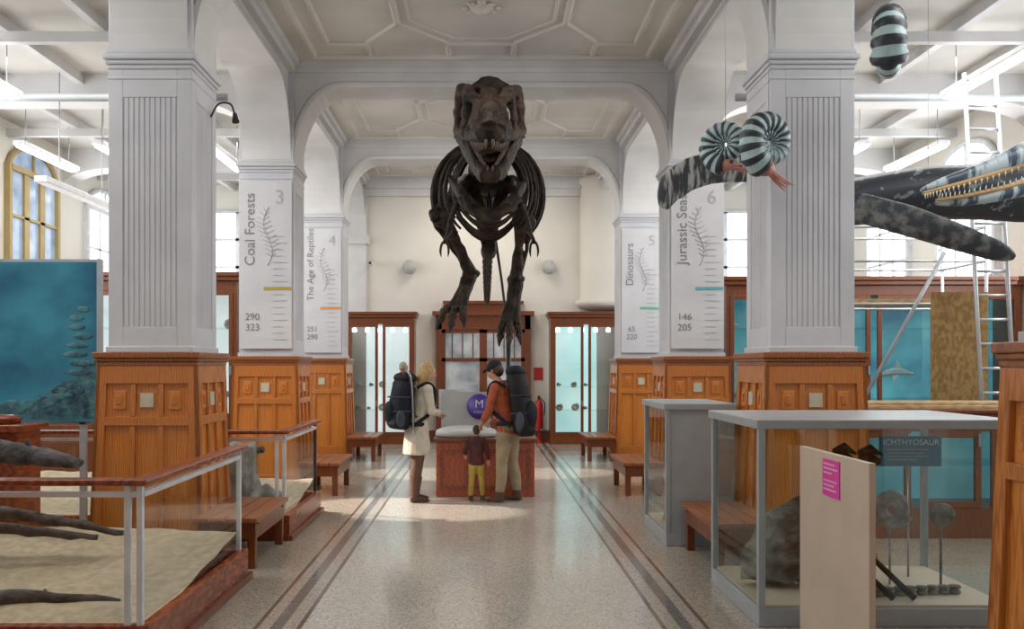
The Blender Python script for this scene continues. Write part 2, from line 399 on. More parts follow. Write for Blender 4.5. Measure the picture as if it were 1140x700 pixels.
# ceiling ribs
for i in range(len(ROWS)):
    y0=ROWS[i]+.3; y1=(ROWS[i+1] if i<3 else YB)-.3; cy=(y0+y1)/2; hy=(y1-y0)/2; z=ZC
    mb=MB()
    def pl(pts,closed=True,r=.04):
        pts=[(p[0],p[1],z) for p in pts]
        for a,b in zip(pts,pts[1:]+([pts[0]] if closed else [])):
            mb.tube([a,b],(r,r*.8),6,sm=False)
    pl([(-2.2,cy-hy+.2),(2.2,cy-hy+.2),(2.2,cy+hy-.2),(-2.2,cy+hy-.2)],r=.05)
    def octo(cx,rx,ry,c=.42):
        return [(cx-rx,cy-ry*c),(cx-rx*c,cy-ry),(cx+rx*c,cy-ry),(cx+rx,cy-ry*c),(cx+rx,cy+ry*c),(cx+rx*c,cy+ry),(cx-rx*c,cy+ry),(cx-rx,cy+ry*c)]
    pl(octo(0,1.0,hy*.62)); pl(octo(0,.85,hy*.52),r=.02)
    for s in (-1,1):
        pl([(s*1.0,cy+hy*.26),(s*1.45,cy+hy*.62),(s*1.95,cy+hy*.62)],False); pl([(s*1.0,cy-hy*.26),(s*1.45,cy-hy*.62),(s*1.95,cy-hy*.62)],False)
        pl([(s*1.95,cy+hy*.62),(s*1.95,cy-hy*.62)],False)
        pl([(s*.42,cy+hy*.62),(s*.42,cy+hy-.2)],False); pl([(s*.42,cy-hy*.62),(s*.42,cy-hy+.2)],False)
        pl([(s*1.45,cy+hy*.62),(s*1.45,cy+hy-.2)],False); pl([(s*1.45,cy-hy*.62),(s*1.45,cy-hy+.2)],False)
    mb.lathe([(.02,-.08),(.06,-.07),(.09,-.04),(.13,-.03),(.16,0)],(0,cy,z),16)
    for k in range(8):
        a=k*math.pi/4; mb.sphere((.17*math.cos(a),.17*math.sin(a)+cy,z-.01),(.05,.05,.025),8,5)
    trim(mb,ceilm)
# back wall: cornice, pilasters, rounded bay
mb=MB(); mb.box(-2.5,2.5,YB-.18,YB,5.5,5.75); mb.box(-2.5,2.5,YB-.10,YB,5.35,5.5); trim(mb)
for s in (-1,1):
    mb=MB(); mb.box(s*2.86-.36,s*2.86+.36,YB-.12,YB,0,5.75); mb.box(s*2.86-.42,s*2.86+.42,YB-.18,YB,4.3,4.48); trim(mb)
mb=MB(); mb.lathe([(.40,2.85),(.62,2.92),(.70,2.98),(.70,3.06),(.60,3.1),(.60,5.55),(.66,5.6),(.66,5.74)],(2.75,YB,0),40); trim(mb,creamw)
# aisle ceiling joists and services
for s in (-1,1):
    mb=MB()
    for x in (4.3,5.4,6.5): mb.box(s*x-.05,s*x+.05,-2,YB,5.46,5.6)
    trim(mb)
    for yy in (10.2,14.4,17.8):
        mb=MB(); a,b=sorted((s*3.2,s*XW)); mb.box(a,b,yy-.05,yy+.05,5.34,5.46); trim(mb)
    mb=MB(); a,b=sorted((s*3.2,s*XW)); mb.tube([(a,11.3,5.05),(b,11.3,5.05)],.05,10); trim(mb,greym)
# ------------------------------------------------------------------ aisle lamps
lamp=thing('strip_light','white suspended fluorescent strip light','lamp',(0,0,0),'aisle strip lights')
part(lamp,'housing',MB().box(-.09,.09,-.9,.9,0.02,.09),whitem,bevel=.01)
part(lamp,'lamp_diffuser',MB().box(-.06,.06,-.86,.86,-.01,.02),lightm)
for y in (-.7,.7): part(lamp,'rod',MB().tube([(0,y,.09),(0,y,.73)],.008,6),steel)
f=True
for s in (-1,1):
    for x in (4.0,5.6,6.75):
        for y in (6.3,9.9,14.0,17.4):
            if x==4.0 and y in (9.9,17.4): continue
            L_=(s*x,y,4.88)
            if f: lamp.location=L_; W[lamp.name]=V(L_); f=False
            else: clone(lamp,L_)
ll=thing('strip_light','long white linear lamp hung low on rods','lamp',(-5.45,12.1,3.95))
part(ll,'housing',MB().box(-5.53,-5.37,11.1,13.2,3.95,4.03),whitem,bevel=.01)
for y in (11.6,12.9): part(ll,'rod',MB().tube([(-5.45,y,4.03),(-5.45,y,5.6)],.008,6),steel)
# ------------------------------------------------------------------ banners
palep=mk('drawing_pale',(.49,.495,.52))
def banner(cx,cy,w,title,num,n1,n2,stripe,lab):
    y=cy-.36-.04; z0,z1=1.9,4.12
    b=thing('banner',lab,'banner',(cx,y,z0),'gallery banners')
    part(b,'sheet',MB().box(cx-w/2,cx+w/2,y-.01,y+.012,z0,z1),bann,bevel=.004)
    for zz in (z0+.1,z1-.1): part(b,'fixing',MB().box(cx-.2,cx+.2,y+.01,y+.045,zz-.03,zz+.03),greym)
    yy=y-.014
    text(b,title,(cx-.20,yy,z0+1.58),.19 if len(title)<15 else .165,txt,(math.pi/2,-math.pi/2,0),sx=.98)
    text(b,num,(cx+.19,yy,z1-.22),.26,txtl)
    text(b,n1,(cx-.17,yy,z0+.42),.13,txt); text(b,n2,(cx-.17,yy,z0+.28),.13,txt)
    for i in range(17):
        part(b,'scale_mark',MB().box(cx+.1,cx+(.24 if i%3 else .29),yy-.002,yy,z0+.12+i*.085,z0+.128+i*.085),txtl)
    part(b,'stripe',MB().box(cx-.02,cx+w/2-.01,yy-.003,yy,z0+.78,z0+.82),stripe)
    m=MB(); pts=[(cx+.03+.06*math.sin(t*.5),yy,z0+1.1+t*.06) for t in range(14)]; m.tube(pts,.006,5)
    for t in range(2,13):
        p=V(pts[t]); l=.09*math.sin(t/13*math.pi)+.02
        m.tube([p,p+V((l,0,.05))],.0035,4); m.tube([p,p+V((-l,0,.05))],.0035,4)
    part(b,'plant_drawing',m,palep)
banner(-CX,ROWS[2],.70,'Coal Forests','3','290','323',olive,'white column banner reading Coal Forests with olive stripe')
banner(-CX,ROWS[3],.70,'The Age of Reptiles','4','251','290',orange,'white column banner reading The Age of Reptiles with orange stripe')
banner(CX,ROWS[3],.70,'Dinosaurs','5','65','220',green,'white column banner reading Dinosaurs with green stripe')
banner(CX,ROWS[2],.70,'Jurassic Seas','6','146','205',tealst,'white column banner reading Jurassic Seas with teal stripe')
# ------------------------------------------------------------------ benches
bench=thing('bench','low brown wooden bench beside a column base','bench',(0,0,0),'column benches')
m=MB(); 
for i in range(4): m.box(-.27+i*.137,-.27+i*.137+.125,-.6,.6,.39,.43)
m.box(-.26,.26,-.5,-.4,.365,.39); m.box(-.26,.26,.4,.5,.365,.39)
part(bench,'seat',m,benchm,bevel=.005)
part(bench,'apron',MB().box(-.24,-.21,-.55,.55,.25,.39).box(.21,.24,-.55,.55,.25,.39).box(-.24,.24,-.55,-.52,.25,.39).box(-.24,.24,.52,.55,.25,.39),wooddk)
for x in (-.2,.2):
    for y in (-.5,.5): part(bench,'leg',MB().box(x-.035,x+.035,y-.035,y+.035,0,.39),wooddk,bevel=.004)
bl=[(-2.11,7.98,0),(2.11,7.72,0),(-2.09,12.1,0),(2.09,12.1,0),(-2.09,16.2,0),(2.09,16.2,0)]
bench.location=bl[0]; W[bench.name]=V(bl[0])
for p in bl[1:]: clone(bench,p)
# ------------------------------------------------------------------ left enclosures
def enclosure(x0,x1,y0,y1,lab,endpost=None):
    e=thing('display_enclosure',lab,'display',((x0+x1)/2,(y0+y1)/2,0),'fossil forest enclosures')
    part(e,'plinth',MB().box(x1-.07,x1,y0,y1,0,.24).box(x0,x1-.07,y0,y0+.07,0,.24).box(x0,x1-.07,y1-.07,y1,0,.24).box(x0,x1-.07,y0+.07,y1-.07,0,.10),woodred,bevel=.006)
    part(e,'kick_step',MB().box(x1,x1+.035,y0-.03,y1+.02,0,.05).box(x0,x1,y0-.035,y0,0,.05),wooddk,bevel=.004)
    part(e,'handrail',MB().box(x1-.12,x1+.005,y0-.05,y1,1.025,1.06).box(x0,x1-.12,y0-.05,y0+.08,1.025,1.06),woodred,bevel=.012)
    ps=[(x1-.06,y0+.03),(x1-.06,y1-.05),(x1-.13,y0+.03)]
    x=x1-1.6
    while x>x0: ps.append((x,y0+.03)); x-=1.0
    for px,py in ps:
        m=MB().box(px-.016,px+.016,py-.016,py+.016,.2,1.02); part(e,'post',m,whitem if (px,py)!=ps[1] or not endpost else blackm)
    m=MB().box(x1-.08,x1-.04,y0+.05,y1-.06,.955,.985); m.box(x0,x1-.07,y0+.015,y0+.045,.955,.985); part(e,'guard_bar',m,whitem)
    part(e,'glass_pane',MB().box(x1-.064,x1-.056,y0+.06,y1-.08,.26,.94),glass)
    part(e,'glass_pane',MB().box(x0,x1-.16,y0+.026,y0+.034,.26,.94),glass)
    m=MB(); nu,nv=60,36; vs=[];fs=[]
    for i in range(nu+1):
        for j in range(nv+1):
            x=x0+.02+(x1-.09-x0)*i/nu; y=y0+.08+(y1-y0-.16)*j/nv
            z=.16+.34*(j/nv)*(1-i/nu*.35)+.025*noise.noise(V((x*3,y*3,0)))+.006*noise.noise(V((x*12,y*12,0)))
            vs.append((x,y,max(z,.12)))
    for i in range(nu):
        for j in range(nv):
            a=i*(nv+1)+j; fs.append((a,a+nv+1,a+nv+2,a+1))
    m.add(vs,fs,0,True); o=part(e,'sand_bed',m,sand); o['kind']='stuff'
    return e
enclosure(-5.6,-1.85,5.0,7.12,'red wooden plinth with glass balustrade around sandy fossil display')
enclosure(-5.6,-1.85,8.66,10.35,'red wooden plinth with glass balustrade beside oak column base',True)
def logobj(pts,rad,lab):
    m=MB(); p=spath(pts,8); R=lerpl(rad,len(p))
    m.tube(p,R,14)
    for i in range(3,len(p)-3,7):
        d=V((random.uniform(-.3,.3),random.uniform(-.3,.3),.4)).normalized()
        m.tube([p[i],p[i]+d*R[i]*1.25,p[i]+d*R[i]*1.6],[R[i]*.35,R[i]*.25,R[i]*.12],7)
    return solo('fossil_log',m,log,lab,'log',jitter=.02)
logobj([(-5.4,6.9,1.14),(-4.2,6.85,1.10),(-3.5,6.8,1.02),(-3.0,6.7,.96)],[.12,.105,.085,.04],'thick dark fossil tree trunk resting above sand')
logobj([(-5.5,6.5,.42),(-4.9,6.6,.8),(-4.4,6.6,1.1)],[.09,.08,.06],'dark fossil branch propping up the thick trunk')
logobj([(-5.0,6.3,.78),(-4.0,6.3,.72),(-3.2,6.35,.62),(-2.55,6.4,.50)],[.06,.055,.045,.02],'slender dark fossil branch over the sand')
logobj([(-5.0,6.0,.50),(-4.0,6.1,.58),(-3.3,6.2,.56),(-2.7,6.35,.47)],[.05,.05,.04,.02],'slender dark fossil branch crossing another branch')
logobj([(-4.4,5.5,.27),(-3.4,5.55,.26),(-2.8,5.6,.24),(-2.25,5.6,.22)],[.06,.055,.045,.02],'dark fossil branch lying on the sand')
logobj([(-3.4,9.7,.45),(-2.9,9.6,.62),(-2.3,9.5,.80)],[.06,.05,.035],'dark fossil branch in sandy display')
m=MB(); m.lathe([(.05,.2),(.24,.22),(.22,.4),(.18,.6),(.17,.85),(.13,.88),(.03,.84)],(-2.50,9.25,0),18)
solo('fossil_stump',m,rock,'grey petrified tree stump standing in sandy display','rock',jitter=.05)
m=MB(); m.sphere((-2.15,8.98,.33),(.16,.14,.17),14,9); solo('fossil_rock',m,rock,'rounded grey rock in sandy display','rock',jitter=.05)
# underwater scene screen
p=thing('underwater_screen','tall blue-green underwater reef picture on a grey stand','screen',(-4.08,8.5,0))
part(p,'picture',MB().box(-4.55,-3.62,8.46,8.49,1.16,2.66),tealm)
part(p,'frame',MB().box(-4.58,-3.59,8.49,8.53,1.13,2.69).box(-4.58,-4.55,8.45,8.49,1.13,2.69).box(-3.62,-3.59,8.45,8.49,1.13,2.69),greym)
part(p,'leg',MB().box(-4.4,-4.34,8.49,8.53,0,1.15),greym); part(p,'leg',MB().box(-3.8,-3.74,8.49,8.53,0,1.15),greym)
coralm=mk('coral_blue',(.05,.16,.18),(.008,.035,.055),sc=9,emit=1,es=.15,bump=.6,bsc=30,detail=8)
m=MB(); N_=24; pts=[(-4.54,8.457,1.18)]
for k in range(N_+1):
    x=-4.54+.91*k/N_; pts.append((x,8.457,1.32+.55*max(0,(x+4.25))/.63*(.75+.35*noise.noise(V((x*9,3,0))))+.05*noise.noise(V((x*22,1,0)))))
pts.append((-3.63,8.457,1.18)); m.add(pts,[tuple(range(len(pts)))])
for k in range(8):
    z=1.62+k*.085; a=-3.79+.04*math.sin(k*2); m.sphere((a,8.455,z),(.14-.012*k,.005,.030),12,6)
for k in range(16):
    a=random.uniform(-4.45,-3.72); m.sphere((a,8.455,1.26+.4*max(0,a+4.2)+random.random()*.1),(random.uniform(.04,.09),.005,random.uniform(.02,.05)),10,6)
part(p,'coral_picture',m,coralm)
m=MB(); m.box(-4.35,-3.8,7.35,7.75,0,1.14); m.box(-4.42,-3.75,7.3,7.8,1.14,1.20); m.lathe([(.2,1.20),(.22,1.25),(.15,1.27),(.14,1.20)],(-4.1,7.55,0),16)
solo('display_plinth',m,woodred,'red wooden display plinth with round dish on top','plinth',bevel=.01)
# ------------------------------------------------------------------ cabinets
def cabinet(name,x0,x1,yf,yb,h,n,backm,lab,base=.75,frame=wooddk,cornice=.12,shelves=(1.2,1.7,2.2)):
    c=thing(name,lab,'cabinet',((x0+x1)/2,(yf+yb)/2,0))
    part(c,'back_panel',MB().box(x0+.02,x1-.02,yb-.04,yb,base,h-.1),backm)
    m=MB(); m.box(x0,x1,yf,yb,0,base); m.box(x0,x1,yf,yb,h-.14,h)
    m.box(x0,x0+.06,yf,yb,base,h-.14); m.box(x1-.06,x1,yf,yb,base,h-.14)
    w=(x1-x0)/n
    for i in range(n): 
        if base>.3: m.box(x0+i*w+.1,x0+(i+1)*w-.1,yf-.015,yf,.14,base-.1)
    part(c,'body',m,frame,bevel=.006)
    m=MB(); m.box(x0-.04,x1+.04,yf-.06,yb,h,h+cornice*.5); m.box(x0-.07,x1+.07,yf-.09,yb,h+cornice*.5,h+cornice)
    part(c,'cornice',m,frame,bevel=.01)
    for i in range(n):
        a=x0+i*w+.05; b=x0+(i+1)*w-.05; m=MB(); f=.06
        m.box(a,a+f,yf-.01,yf+.03,base,h-.14); m.box(b-f,b,yf-.01,yf+.03,base,h-.14); m.box(a+f,b-f,yf-.01,yf+.03,base,base+f); m.box(a+f,b-f,yf-.01,yf+.03,h-.14-f,h-.14)
        d=part(c,'door',m,frame,bevel=.004)
        part(d,'glass_pane',MB().box(a+f,b-f,yf+.008,yf+.014,base+f,h-.14-f),glass)
        part(d,'handle',MB().box(b-f*.7,b-f*.3,yf-.035,yf-.01,base+.6,base+.72),steel)
    for z in shelves:
        if z<h-.25: part(c,'shelf',MB().box(x0+.06,x1-.06,yf+.08,yb-.05,z,z+.012),glass)
    return c
pale=mk('fossil_pale',(.50,.50,.47),(.34,.34,.32),sc=14,rough=.8)
def fossils(x0,x1,y,zs,n,g):
    for z in zs:
        for i in range(n):
            x=x0+(x1-x0)*(i+.5)/n+random.uniform(-.04,.04); r=random.uniform(.035,.075)
            m=MB()
            if random.random()<.3:
                pts=[(x+ (r*(.25+.75*t/20))*math.cos(t*.55),y,z+.02+r+ (r*(.25+.75*t/20))*math.sin(t*.55)) for t in range(26)]
                m.tube(pts,[.014+.02*t/26 for t in range(26)],8); 
                solo('ammonite_fossil',m,pale,'coiled grey ammonite fossil on cabinet shelf','fossil',g)
            else:
                m.sphere((x,y,z+r*.7+.012),(r,r*.7,r*.7),12,8)
                solo('fossil_specimen',m,random.choice([rock,pale,pale]),'irregular stone fossil specimen on cabinet shelf','fossil',g,jitter=.03)
cabinet('display_cabinet',-2.86,-1.42,19.0,19.55,2.68,2,whitebl,'wood-framed two-door glass cabinet lit pale blue-white',base=.2,shelves=(.7,1.2,1.7))
cabinet('display_cabinet',1.46,2.96,19.0,19.55,2.68,2,tealbr,'wood-framed two-door glass cabinet lit turquoise',base=.2,shelves=(.7,1.2,1.7))
fossils(-2.75,-1.52,19.3,(.7,1.2),5,'fossils in pale cabinet'); fossils(1.56,2.4,19.3,(.7,1.2),3,'fossils in turquoise cabinet')
for sx in (-1,1):
    for k in range(5):
        x=sx*2.17-.54+k*.27; m=MB(); m.lathe([(.04,2.38),(.05,2.43),(.03,2.47)],(x,19.2,0),12); solo('downlight',m,lightm,'small round lit downlight inside glass cabinet','lamp','cabinet downlights')
cabinet('display_cabinet',3.42,7.55,12.55,13.2,2.80,4,tealdk,'long dark wood museum cabinet with turquoise underwater backdrops',base=.95)
cabinet('display_cabinet',-7.55,-3.42,12.55,13.2,2.86,4,whitebl,'long dark wood museum cabinet with lit shelves',base=.95)
fossils(-4.3,-3.5,12.85,(1.2,1.7,2.2),3,'fossils in aisle cabinet'); fossils(3.5,4.3,12.85,(1.2,1.7,2.2),3,'fossils in aisle cabinet')
seam=mk('sea_image',(.08,.36,.44),(.02,.13,.22),sc=1.6,rough=.4,emit=1,es=.45)
for (a,b) in ((4.62,5.42),(5.62,6.42),(6.6,7.4)):
    sc=thing('wall_screen','blue underwater scene panel with pale shark','screen',((a+b)/2,13.1,1.5))
    part(sc,'picture',MB().box(a,b,13.08,13.12,1.05,2.62),seam)
    m=MB(); cx=(a+b)/2; m.tube(spath([(cx-.28,13.06,1.52),(cx,13.06,1.6),(cx+.28,13.06,1.55)],6),lerpl([(.01,.005),(.06,.01),(.008,.005)],13),8)
    m.add([(cx-.02,13.06,1.64),(cx+.1,13.06,1.63),(cx+.02,13.06,1.76)],[(0,1,2)]); m.add([(cx-.05,13.06,1.57),(cx+.07,13.06,1.56),(cx-.04,13.06,1.42)],[(0,1,2)])
    part(sc,'shark_picture',m,stripeW)
cabinet('display_cabinet',3.55,5.6,8.75,9.4,1.18,3,tealdk,'low wooden glass display cabinet lit turquoise',base=.3,shelves=(.7,),cornice=.08)
for i in range(8):
    m=MB(); y=8.72+i*.075; z=1.262+(i%2)*.03; x0=3.35+random.uniform(0,.25); x1=5.6+random.uniform(0,.3)
    m.box(x0,x1,y,y+.06,1.262,z+.03)
    solo('timber_plank',m,pine,'long sawn pine plank lying on low cabinet','plank','stacked pine planks',bevel=.003)
# ------------------------------------------------------------------ grey glass cases
def gcase(x0,x1,y0,y1,h,opaque,lab):
    c=thing('glass_case',lab,'display case',((x0+x1)/2,(y0+y1)/2,0),'grey glass cases')
    part(c,'top',MB().box(x0-.02,x1+.02,y0-.02,y1+.02,h-.06,h),greym,bevel=.008)
    part(c,'base',MB().box(x0,x1,y0,y1,0,.12),greym,bevel=.006)
    part(c,'base_board',MB().box(x0+.03,x1-.03,y0+.03,y1-.03,.12,.135),board)
    for px,py in ((x0,y0),(x1-.045,y0),(x0,y1-.045),(x1-.045,y1-.045)):
        part(c,'post',MB().box(px,px+.045,py,py+.045,.12,h-.06),greym,bevel=.003)
    part(c,'glass_pane',MB().box(x0+.015,x0+.022,y0+.045,y1-.045,.12,h-.06),glass)
    part(c,'glass_pane',MB().box(x1-.022,x1-.015,y0+.045,y1-.045,.12,h-.06),glass)
    part(c,'glass_pane',MB().box(x0+.045,x1-.045,y1-.022,y1-.015,.12,h-.06),glass)
    if opaque: part(c,'side_panel',MB().box(x0+.045,x1-.045,y0+.01,y0+.03,.12,h-.06),greym)
    else: part(c,'glass_pane',MB().box(x0+.045,x1-.045,y0+.015,y0+.022,.12,h-.06),glass)
    return c
gcase(1.79,3.46,5.8,7.0,1.34,False,'large grey-framed glass case holding ichthyosaur fossils')
gcase(1.72,2.36,8.38,9.5,1.33,True,'grey-framed glass case with solid grey end panel')
m=MB(); m.lathe([(.2,.135),(.22,.16),(.16,.3),(.2,.55),(.13,.8),(.05,.9)],(2.02,8.95,0),18); solo('fossil_cast',m,mk('orange_cast',(.5,.25,.1),sc=6,rough=.6),'orange-brown fossil cast inside grey case','fossil',jitter=.05)
sg=thing('information_sign','dark teal sign reading ICHTHYOSAUR inside glass case','sign',(3.14,6.62,.135))
part(sg,'panel',MB().box(2.92,3.37,6.58,6.6,.95,1.17),mk('sign_teal',(.008,.10,.16),(.006,.08,.13),rough=.4,emit=1,es=.1)); text(sg,'ICHTHYOSAUR',(3.145,6.575,1.125),.060,mk('sign_lettering',(.8,.85,.85)))  # slight glow put into the panel colour, the sign is no lamp
for z,l in ((1.07,.3),(1.045,.28),(1.02,.31),(.995,.22)): part(sg,'text_line',MB().box(2.97,2.97+l,6.574,6.578,z,z+.006),txtl)
part(sg,'stand',MB().tube([(3.14,6.61,.135),(3.14,6.61,1.1)],.008,6),steel)
drock=mk('rock_dark',(.26,.24,.215),(.06,.055,.05),sc=8,rough=.8,bump=1,bsc=22,detail=8)
# large fossil block: one slab with rugged outline
m=MB(); stube(m,[(2.02,6.35,.16),(2.06,6.38,.34),(2.16,6.4,.52),(2.34,6.42,.66),(2.52,6.44,.74)],[(.18,.12),(.20,.12),(.17,.10),(.12,.08),(.05,.04)],14,5)
m.sphere((2.30,6.38,.30),(.20,.12,.15),16,10); m.sphere((2.12,6.3,.62),(.10,.08,.07),14,9)
m.tube([(2.12,6.27,.30),(2.3,6.24,.38),(2.45,6.27,.42)],[.03,.04,.02],8); m.tube([(2.1,6.25,.46),(2.25,6.26,.52),(2.4,6.3,.56)],[.03,.035,.02],8)
solo('skull_fossil',m,drock,'large dark grey fossil skull block on case floor','fossil',remesh=.014,jitter=.05)
m=MB().sphere((3.18,6.2,.66),(.09,.05,.08),18,12); m.tube([(3.18,6.22,.135),(3.18,6.22,.62)],.009,6); solo('fossil_block',m,drock,'dark fossil slab mounted on thin rod in case','fossil')
m=MB()
pts=[(2.90+(.03+.09*t/44)*math.cos(t*.42),6.35,.68+(.03+.09*t/44)*math.sin(t*.42)) for t in range(45)]
m.tube(pts,[.012+.028*t/44 for t in range(45)],10); m.tube([(2.90,6.38,.135),(2.90,6.38,.60)],.008,6); solo('ammonite_fossil',m,mk('ammonite_grey',(.42,.42,.42),(.2,.2,.2),sc=15,rough=.7),'coiled grey ammonite on a rod in glass case','fossil')
for c in ((2.50,6.2,1.06),(2.68,6.2,1.05)):
    m=MB(); m.sphere((c[0],6.2,c[2]),(.07,.035,.045),16,10); m.tube([(c[0]-.08,6.2,c[2]+.03),(c[0]+.0,6.2,c[2]+.07),(c[0]+.09,6.2,c[2]+.03)],[.018,.026,.01],8); m.tube([(c[0],6.24,.135),(c[0],6.24,c[2]-.02)],.006,6)
    solo('fossil_bone',m,bone,'dark brown fossil bone held on a rod in case','fossil','mounted dark bones',jitter=.03)
for i in range(12):
    m=MB(); x=2.35+i*.08; m.lathe([(.0,0),(.035,.0),(.04,.015),(.025,.028),(.04,.04),(.035,.055),(0,.055)],(x,6.02+.01*i,.137),12); solo('vertebra_fossil',m,drock,'small grey spool-shaped vertebra on case floor','fossil','row of fossil vertebrae')
for (a,b) in (((2.72,5.93,.15),(2.25,6.15,.62)),((2.86,5.93,.15),(2.38,6.15,.66))):
    m=MB().tube([a,b],[.022,.018],8); solo('fossil_rod',m,packb,'long dark pole leaning inside glass case','rod','leaning dark poles')
cb=thing('notice_board','freestanding warm beige board with pink notice','board',(2.0,5.1,0))
part(cb,'panel',MB().box(1.985,2.02,4.60,5.60,.02,1.19),board,bevel=.003)
part(cb,'foot',MB().box(1.9,2.1,4.66,4.72,0,.03),greym); part(cb,'foot',MB().box(1.9,2.1,5.48,5.54,0,.03),greym)
nt_=part(cb,'notice',MB().box(1.978,1.986,4.97,5.21,.945,1.155),pink)
ink=mk('notice_ink',(.85,.5,.7))
for z,l in ((1.125,.16),(1.10,.2),(1.075,.12),(1.03,.19),(1.005,.15),(.98,.18)): part(nt_,'text_line',MB().box(1.976,1.979,5.19-l,5.19,z,z+.008),ink)
# ------------------------------------------------------------------ scaffold, ladder, board
sc=thing('scaffold_tower','aluminium scaffold tower with cross braces','scaffold',(5.0,10.9,0))
for x in (4.3,5.9):
    for y in (10.5,11.5): part(sc,'post',MB().tube([(x,y,0),(x,y,3.4)],.02,8),alum)
for z in (.4,.9,1.4,1.9,2.4,2.9,3.3):
    for x in (4.3,5.9): part(sc,'rung',MB().tube([(x,10.5,z),(x,11.5,z)],.016,8),alum)
    if z in (.9,2.4,2.9,3.3): 
        for y in (10.5,11.5): part(sc,'rung',MB().tube([(4.3,y,z),(5.9,y,z)],.015,8),alum)
part(sc,'brace',MB().tube([(4.35,10.47,1.1),(5.4,10.47,3.0)],.024,8),greym)
part(sc,'platform',MB().box(4.35,5.85,10.6,11.4,2.42,2.47),pine)
ld=thing('ladder','tall aluminium extension ladder','ladder',(5.65,9.8,0))
for x in (5.50,5.86): part(ld,'stile',MB().tube([(x,9.75,0),(x-.02,10.2,5.0)],(.02,.035),6),alum)
for i in range(17):
    z=.3+i*.27; y=9.75+.45*z/5; part(ld,'rung',MB().tube([(5.50,y,z),(5.85,y,z)],.016,6),alum)
o=solo('plywood_board',MB().box(5.14,5.78,10.25,10.28,0,2.52),osb,'upright orange oriented-strand board','board')
# ------------------------------------------------------------------ desk
d=thing('reception_desk','orange-red wooden desk with pale curved top','desk',(.04,11.8,0))
part(d,'body',MB().box(-.58,.68,11.5,12.15,0,.70),deskm,bevel=.01)
m=MB(); 
for a,b in ((-.53,-.14),(-.10,.28),(.32,.63)):
    m.box(a,b,11.485,11.5,.10,.14); m.box(a,b,11.485,11.5,.56,.60); m.box(a,a+.04,11.485,11.5,.14,.56); m.box(b-.04,b,11.485,11.5,.14,.56)
part(d,'panel_moulding',m,woodred)
part(d,'desk_top',MB().box(-.62,.72,11.46,12.2,.70,.745),wooddk,bevel=.01)
m=MB(); m.lathe([(.34,0),(.37,.03),(.36,.08),(.30,.105),(.0,.11)],(0,0,0),40); 
for v in m.v: v.x=v.x*1.1-.2; v.y=v.y*.8+11.82; v.z+=.745+max(0,v.y-11.82)*.12
part(d,'pale_counter',m,mk('counter_white',(.58,.58,.56),rough=.3),'smooth white rounded counter')
sgn=thing('round_sign','round purple museum sign with white letter on pale board','sign',(-.05,12.28,0))
R=Matrix.Rotation(math.pi/2,4,'X')
m=MB(); m.lathe([(.0,-.012),(.17,-.012),(.17,.012),(0,.012)],(0,0,0),40); 
for v in m.v: v.xyz=R@v; v.x+=-.03; v.y+=12.24; v.z+=1.12
part(sgn,'disc',m,purple); text(sgn,'M',(-.03,12.225,1.15),.16,bann); text(sgn,'MUSEUM',(-.03,12.225,1.045),.04,bann)
part(sgn,'backboard',MB().box(-.55,.12,12.26,12.28,.78,1.32),mk('sign_board',(.42,.43,.43),rough=.5),bevel=.004)
for x in (-.5,.05): part(sgn,'post',MB().tube([(x,12.3,0),(x,12.3,1.3)],.018,8),greym)
part(sgn,'foot',MB().box(-.55,.12,12.25,12.36,0,.03),greym)
# ------------------------------------------------------------------ back door
m=MB(); x0,x1=-.98,1.06; yf=YB-.16
m.box(x0,x0+.12,yf,YB,0,2.75); m.box(x1-.12,x1,yf,YB,0,2.75); m.box(x0,x1,yf,YB,2.45,2.75); m.box(x0-.08,x1+.08,yf-.08,YB,2.75,2.84)
m.box(x0+.25,x1-.25,yf-.04,YB,2.84,3.0); m.box(x0+.15,x1-.15,yf-.1,YB,3.0,3.06)
for s in (0,1):
    a=x0+.12+s*.9; b=a+.9
    m.box(a,a+.08,yf+.03,YB,0,2.45); m.box(b-.08,b,yf+.03,YB,0,2.45); m.box(a,b,yf+.03,YB,0,.9); m.box(a,b,yf+.03,YB,2.37,2.45); m.box(a,b,yf+.03,YB,1.75,1.83)
    for k in range(1,4): xx=a+.9*k/4; m.box(xx-.012,xx+.012,yf+.05,YB,1.83,2.37)
    m.box(a+.08,b-.08,yf+.08,YB-.02,.9,2.37,1)
    m.box(a+.42 if s else b-.12,(a+.42 if s else b-.12)+.03,yf-.03,yf+.03,1.0,1.2,2)
struct('door_1',m,[wooddk,mk('door_glass_lit',(.48,.51,.52),(.20,.22,.25),sc=2,rough=.1,emit=1,es=.28),steel])
o=thing('poster','white landscape notice on the wooden door','poster',(-.53,YB-.19,.55)); part(o,'sheet',MB().box(-.92,-.15,YB-.2,YB-.16,.55,1.15),mk('poster_grey',(.55,.58,.60),(.3,.35,.42),sc=5))
domem=mk('dome_grey',(.45,.46,.44),rough=.5)
for x in (-1.56,1.46):
    e=thing('wall_speaker','round pale grey wall-mounted dome fitting','speaker',(x,YB-.15,3.75),'round wall fittings')
    part(e,'dome',MB().sphere((x,YB-.13,3.8),(.155,.12,.155),20,12),domem)
    part(e,'bracket',MB().box(x-.04,x+.04,YB-.06,YB,3.76,3.84),greym)
e=thing('security_camera','small white wall-mounted security camera','camera',(-2.45,YB-.2,3.8))
part(e,'housing',MB().box(-2.42,-2.34,YB-.4,YB-.2,3.82,3.90),whitem,bevel=.01); part(e,'lens',MB().tube([(-2.38,YB-.42,3.86),(-2.38,YB-.4,3.86)],.03,12),blackm); part(e,'bracket',MB().tube([(-2.38,YB-.25,3.86),(-2.38,YB-.02,3.95)],.015,8),whitem)
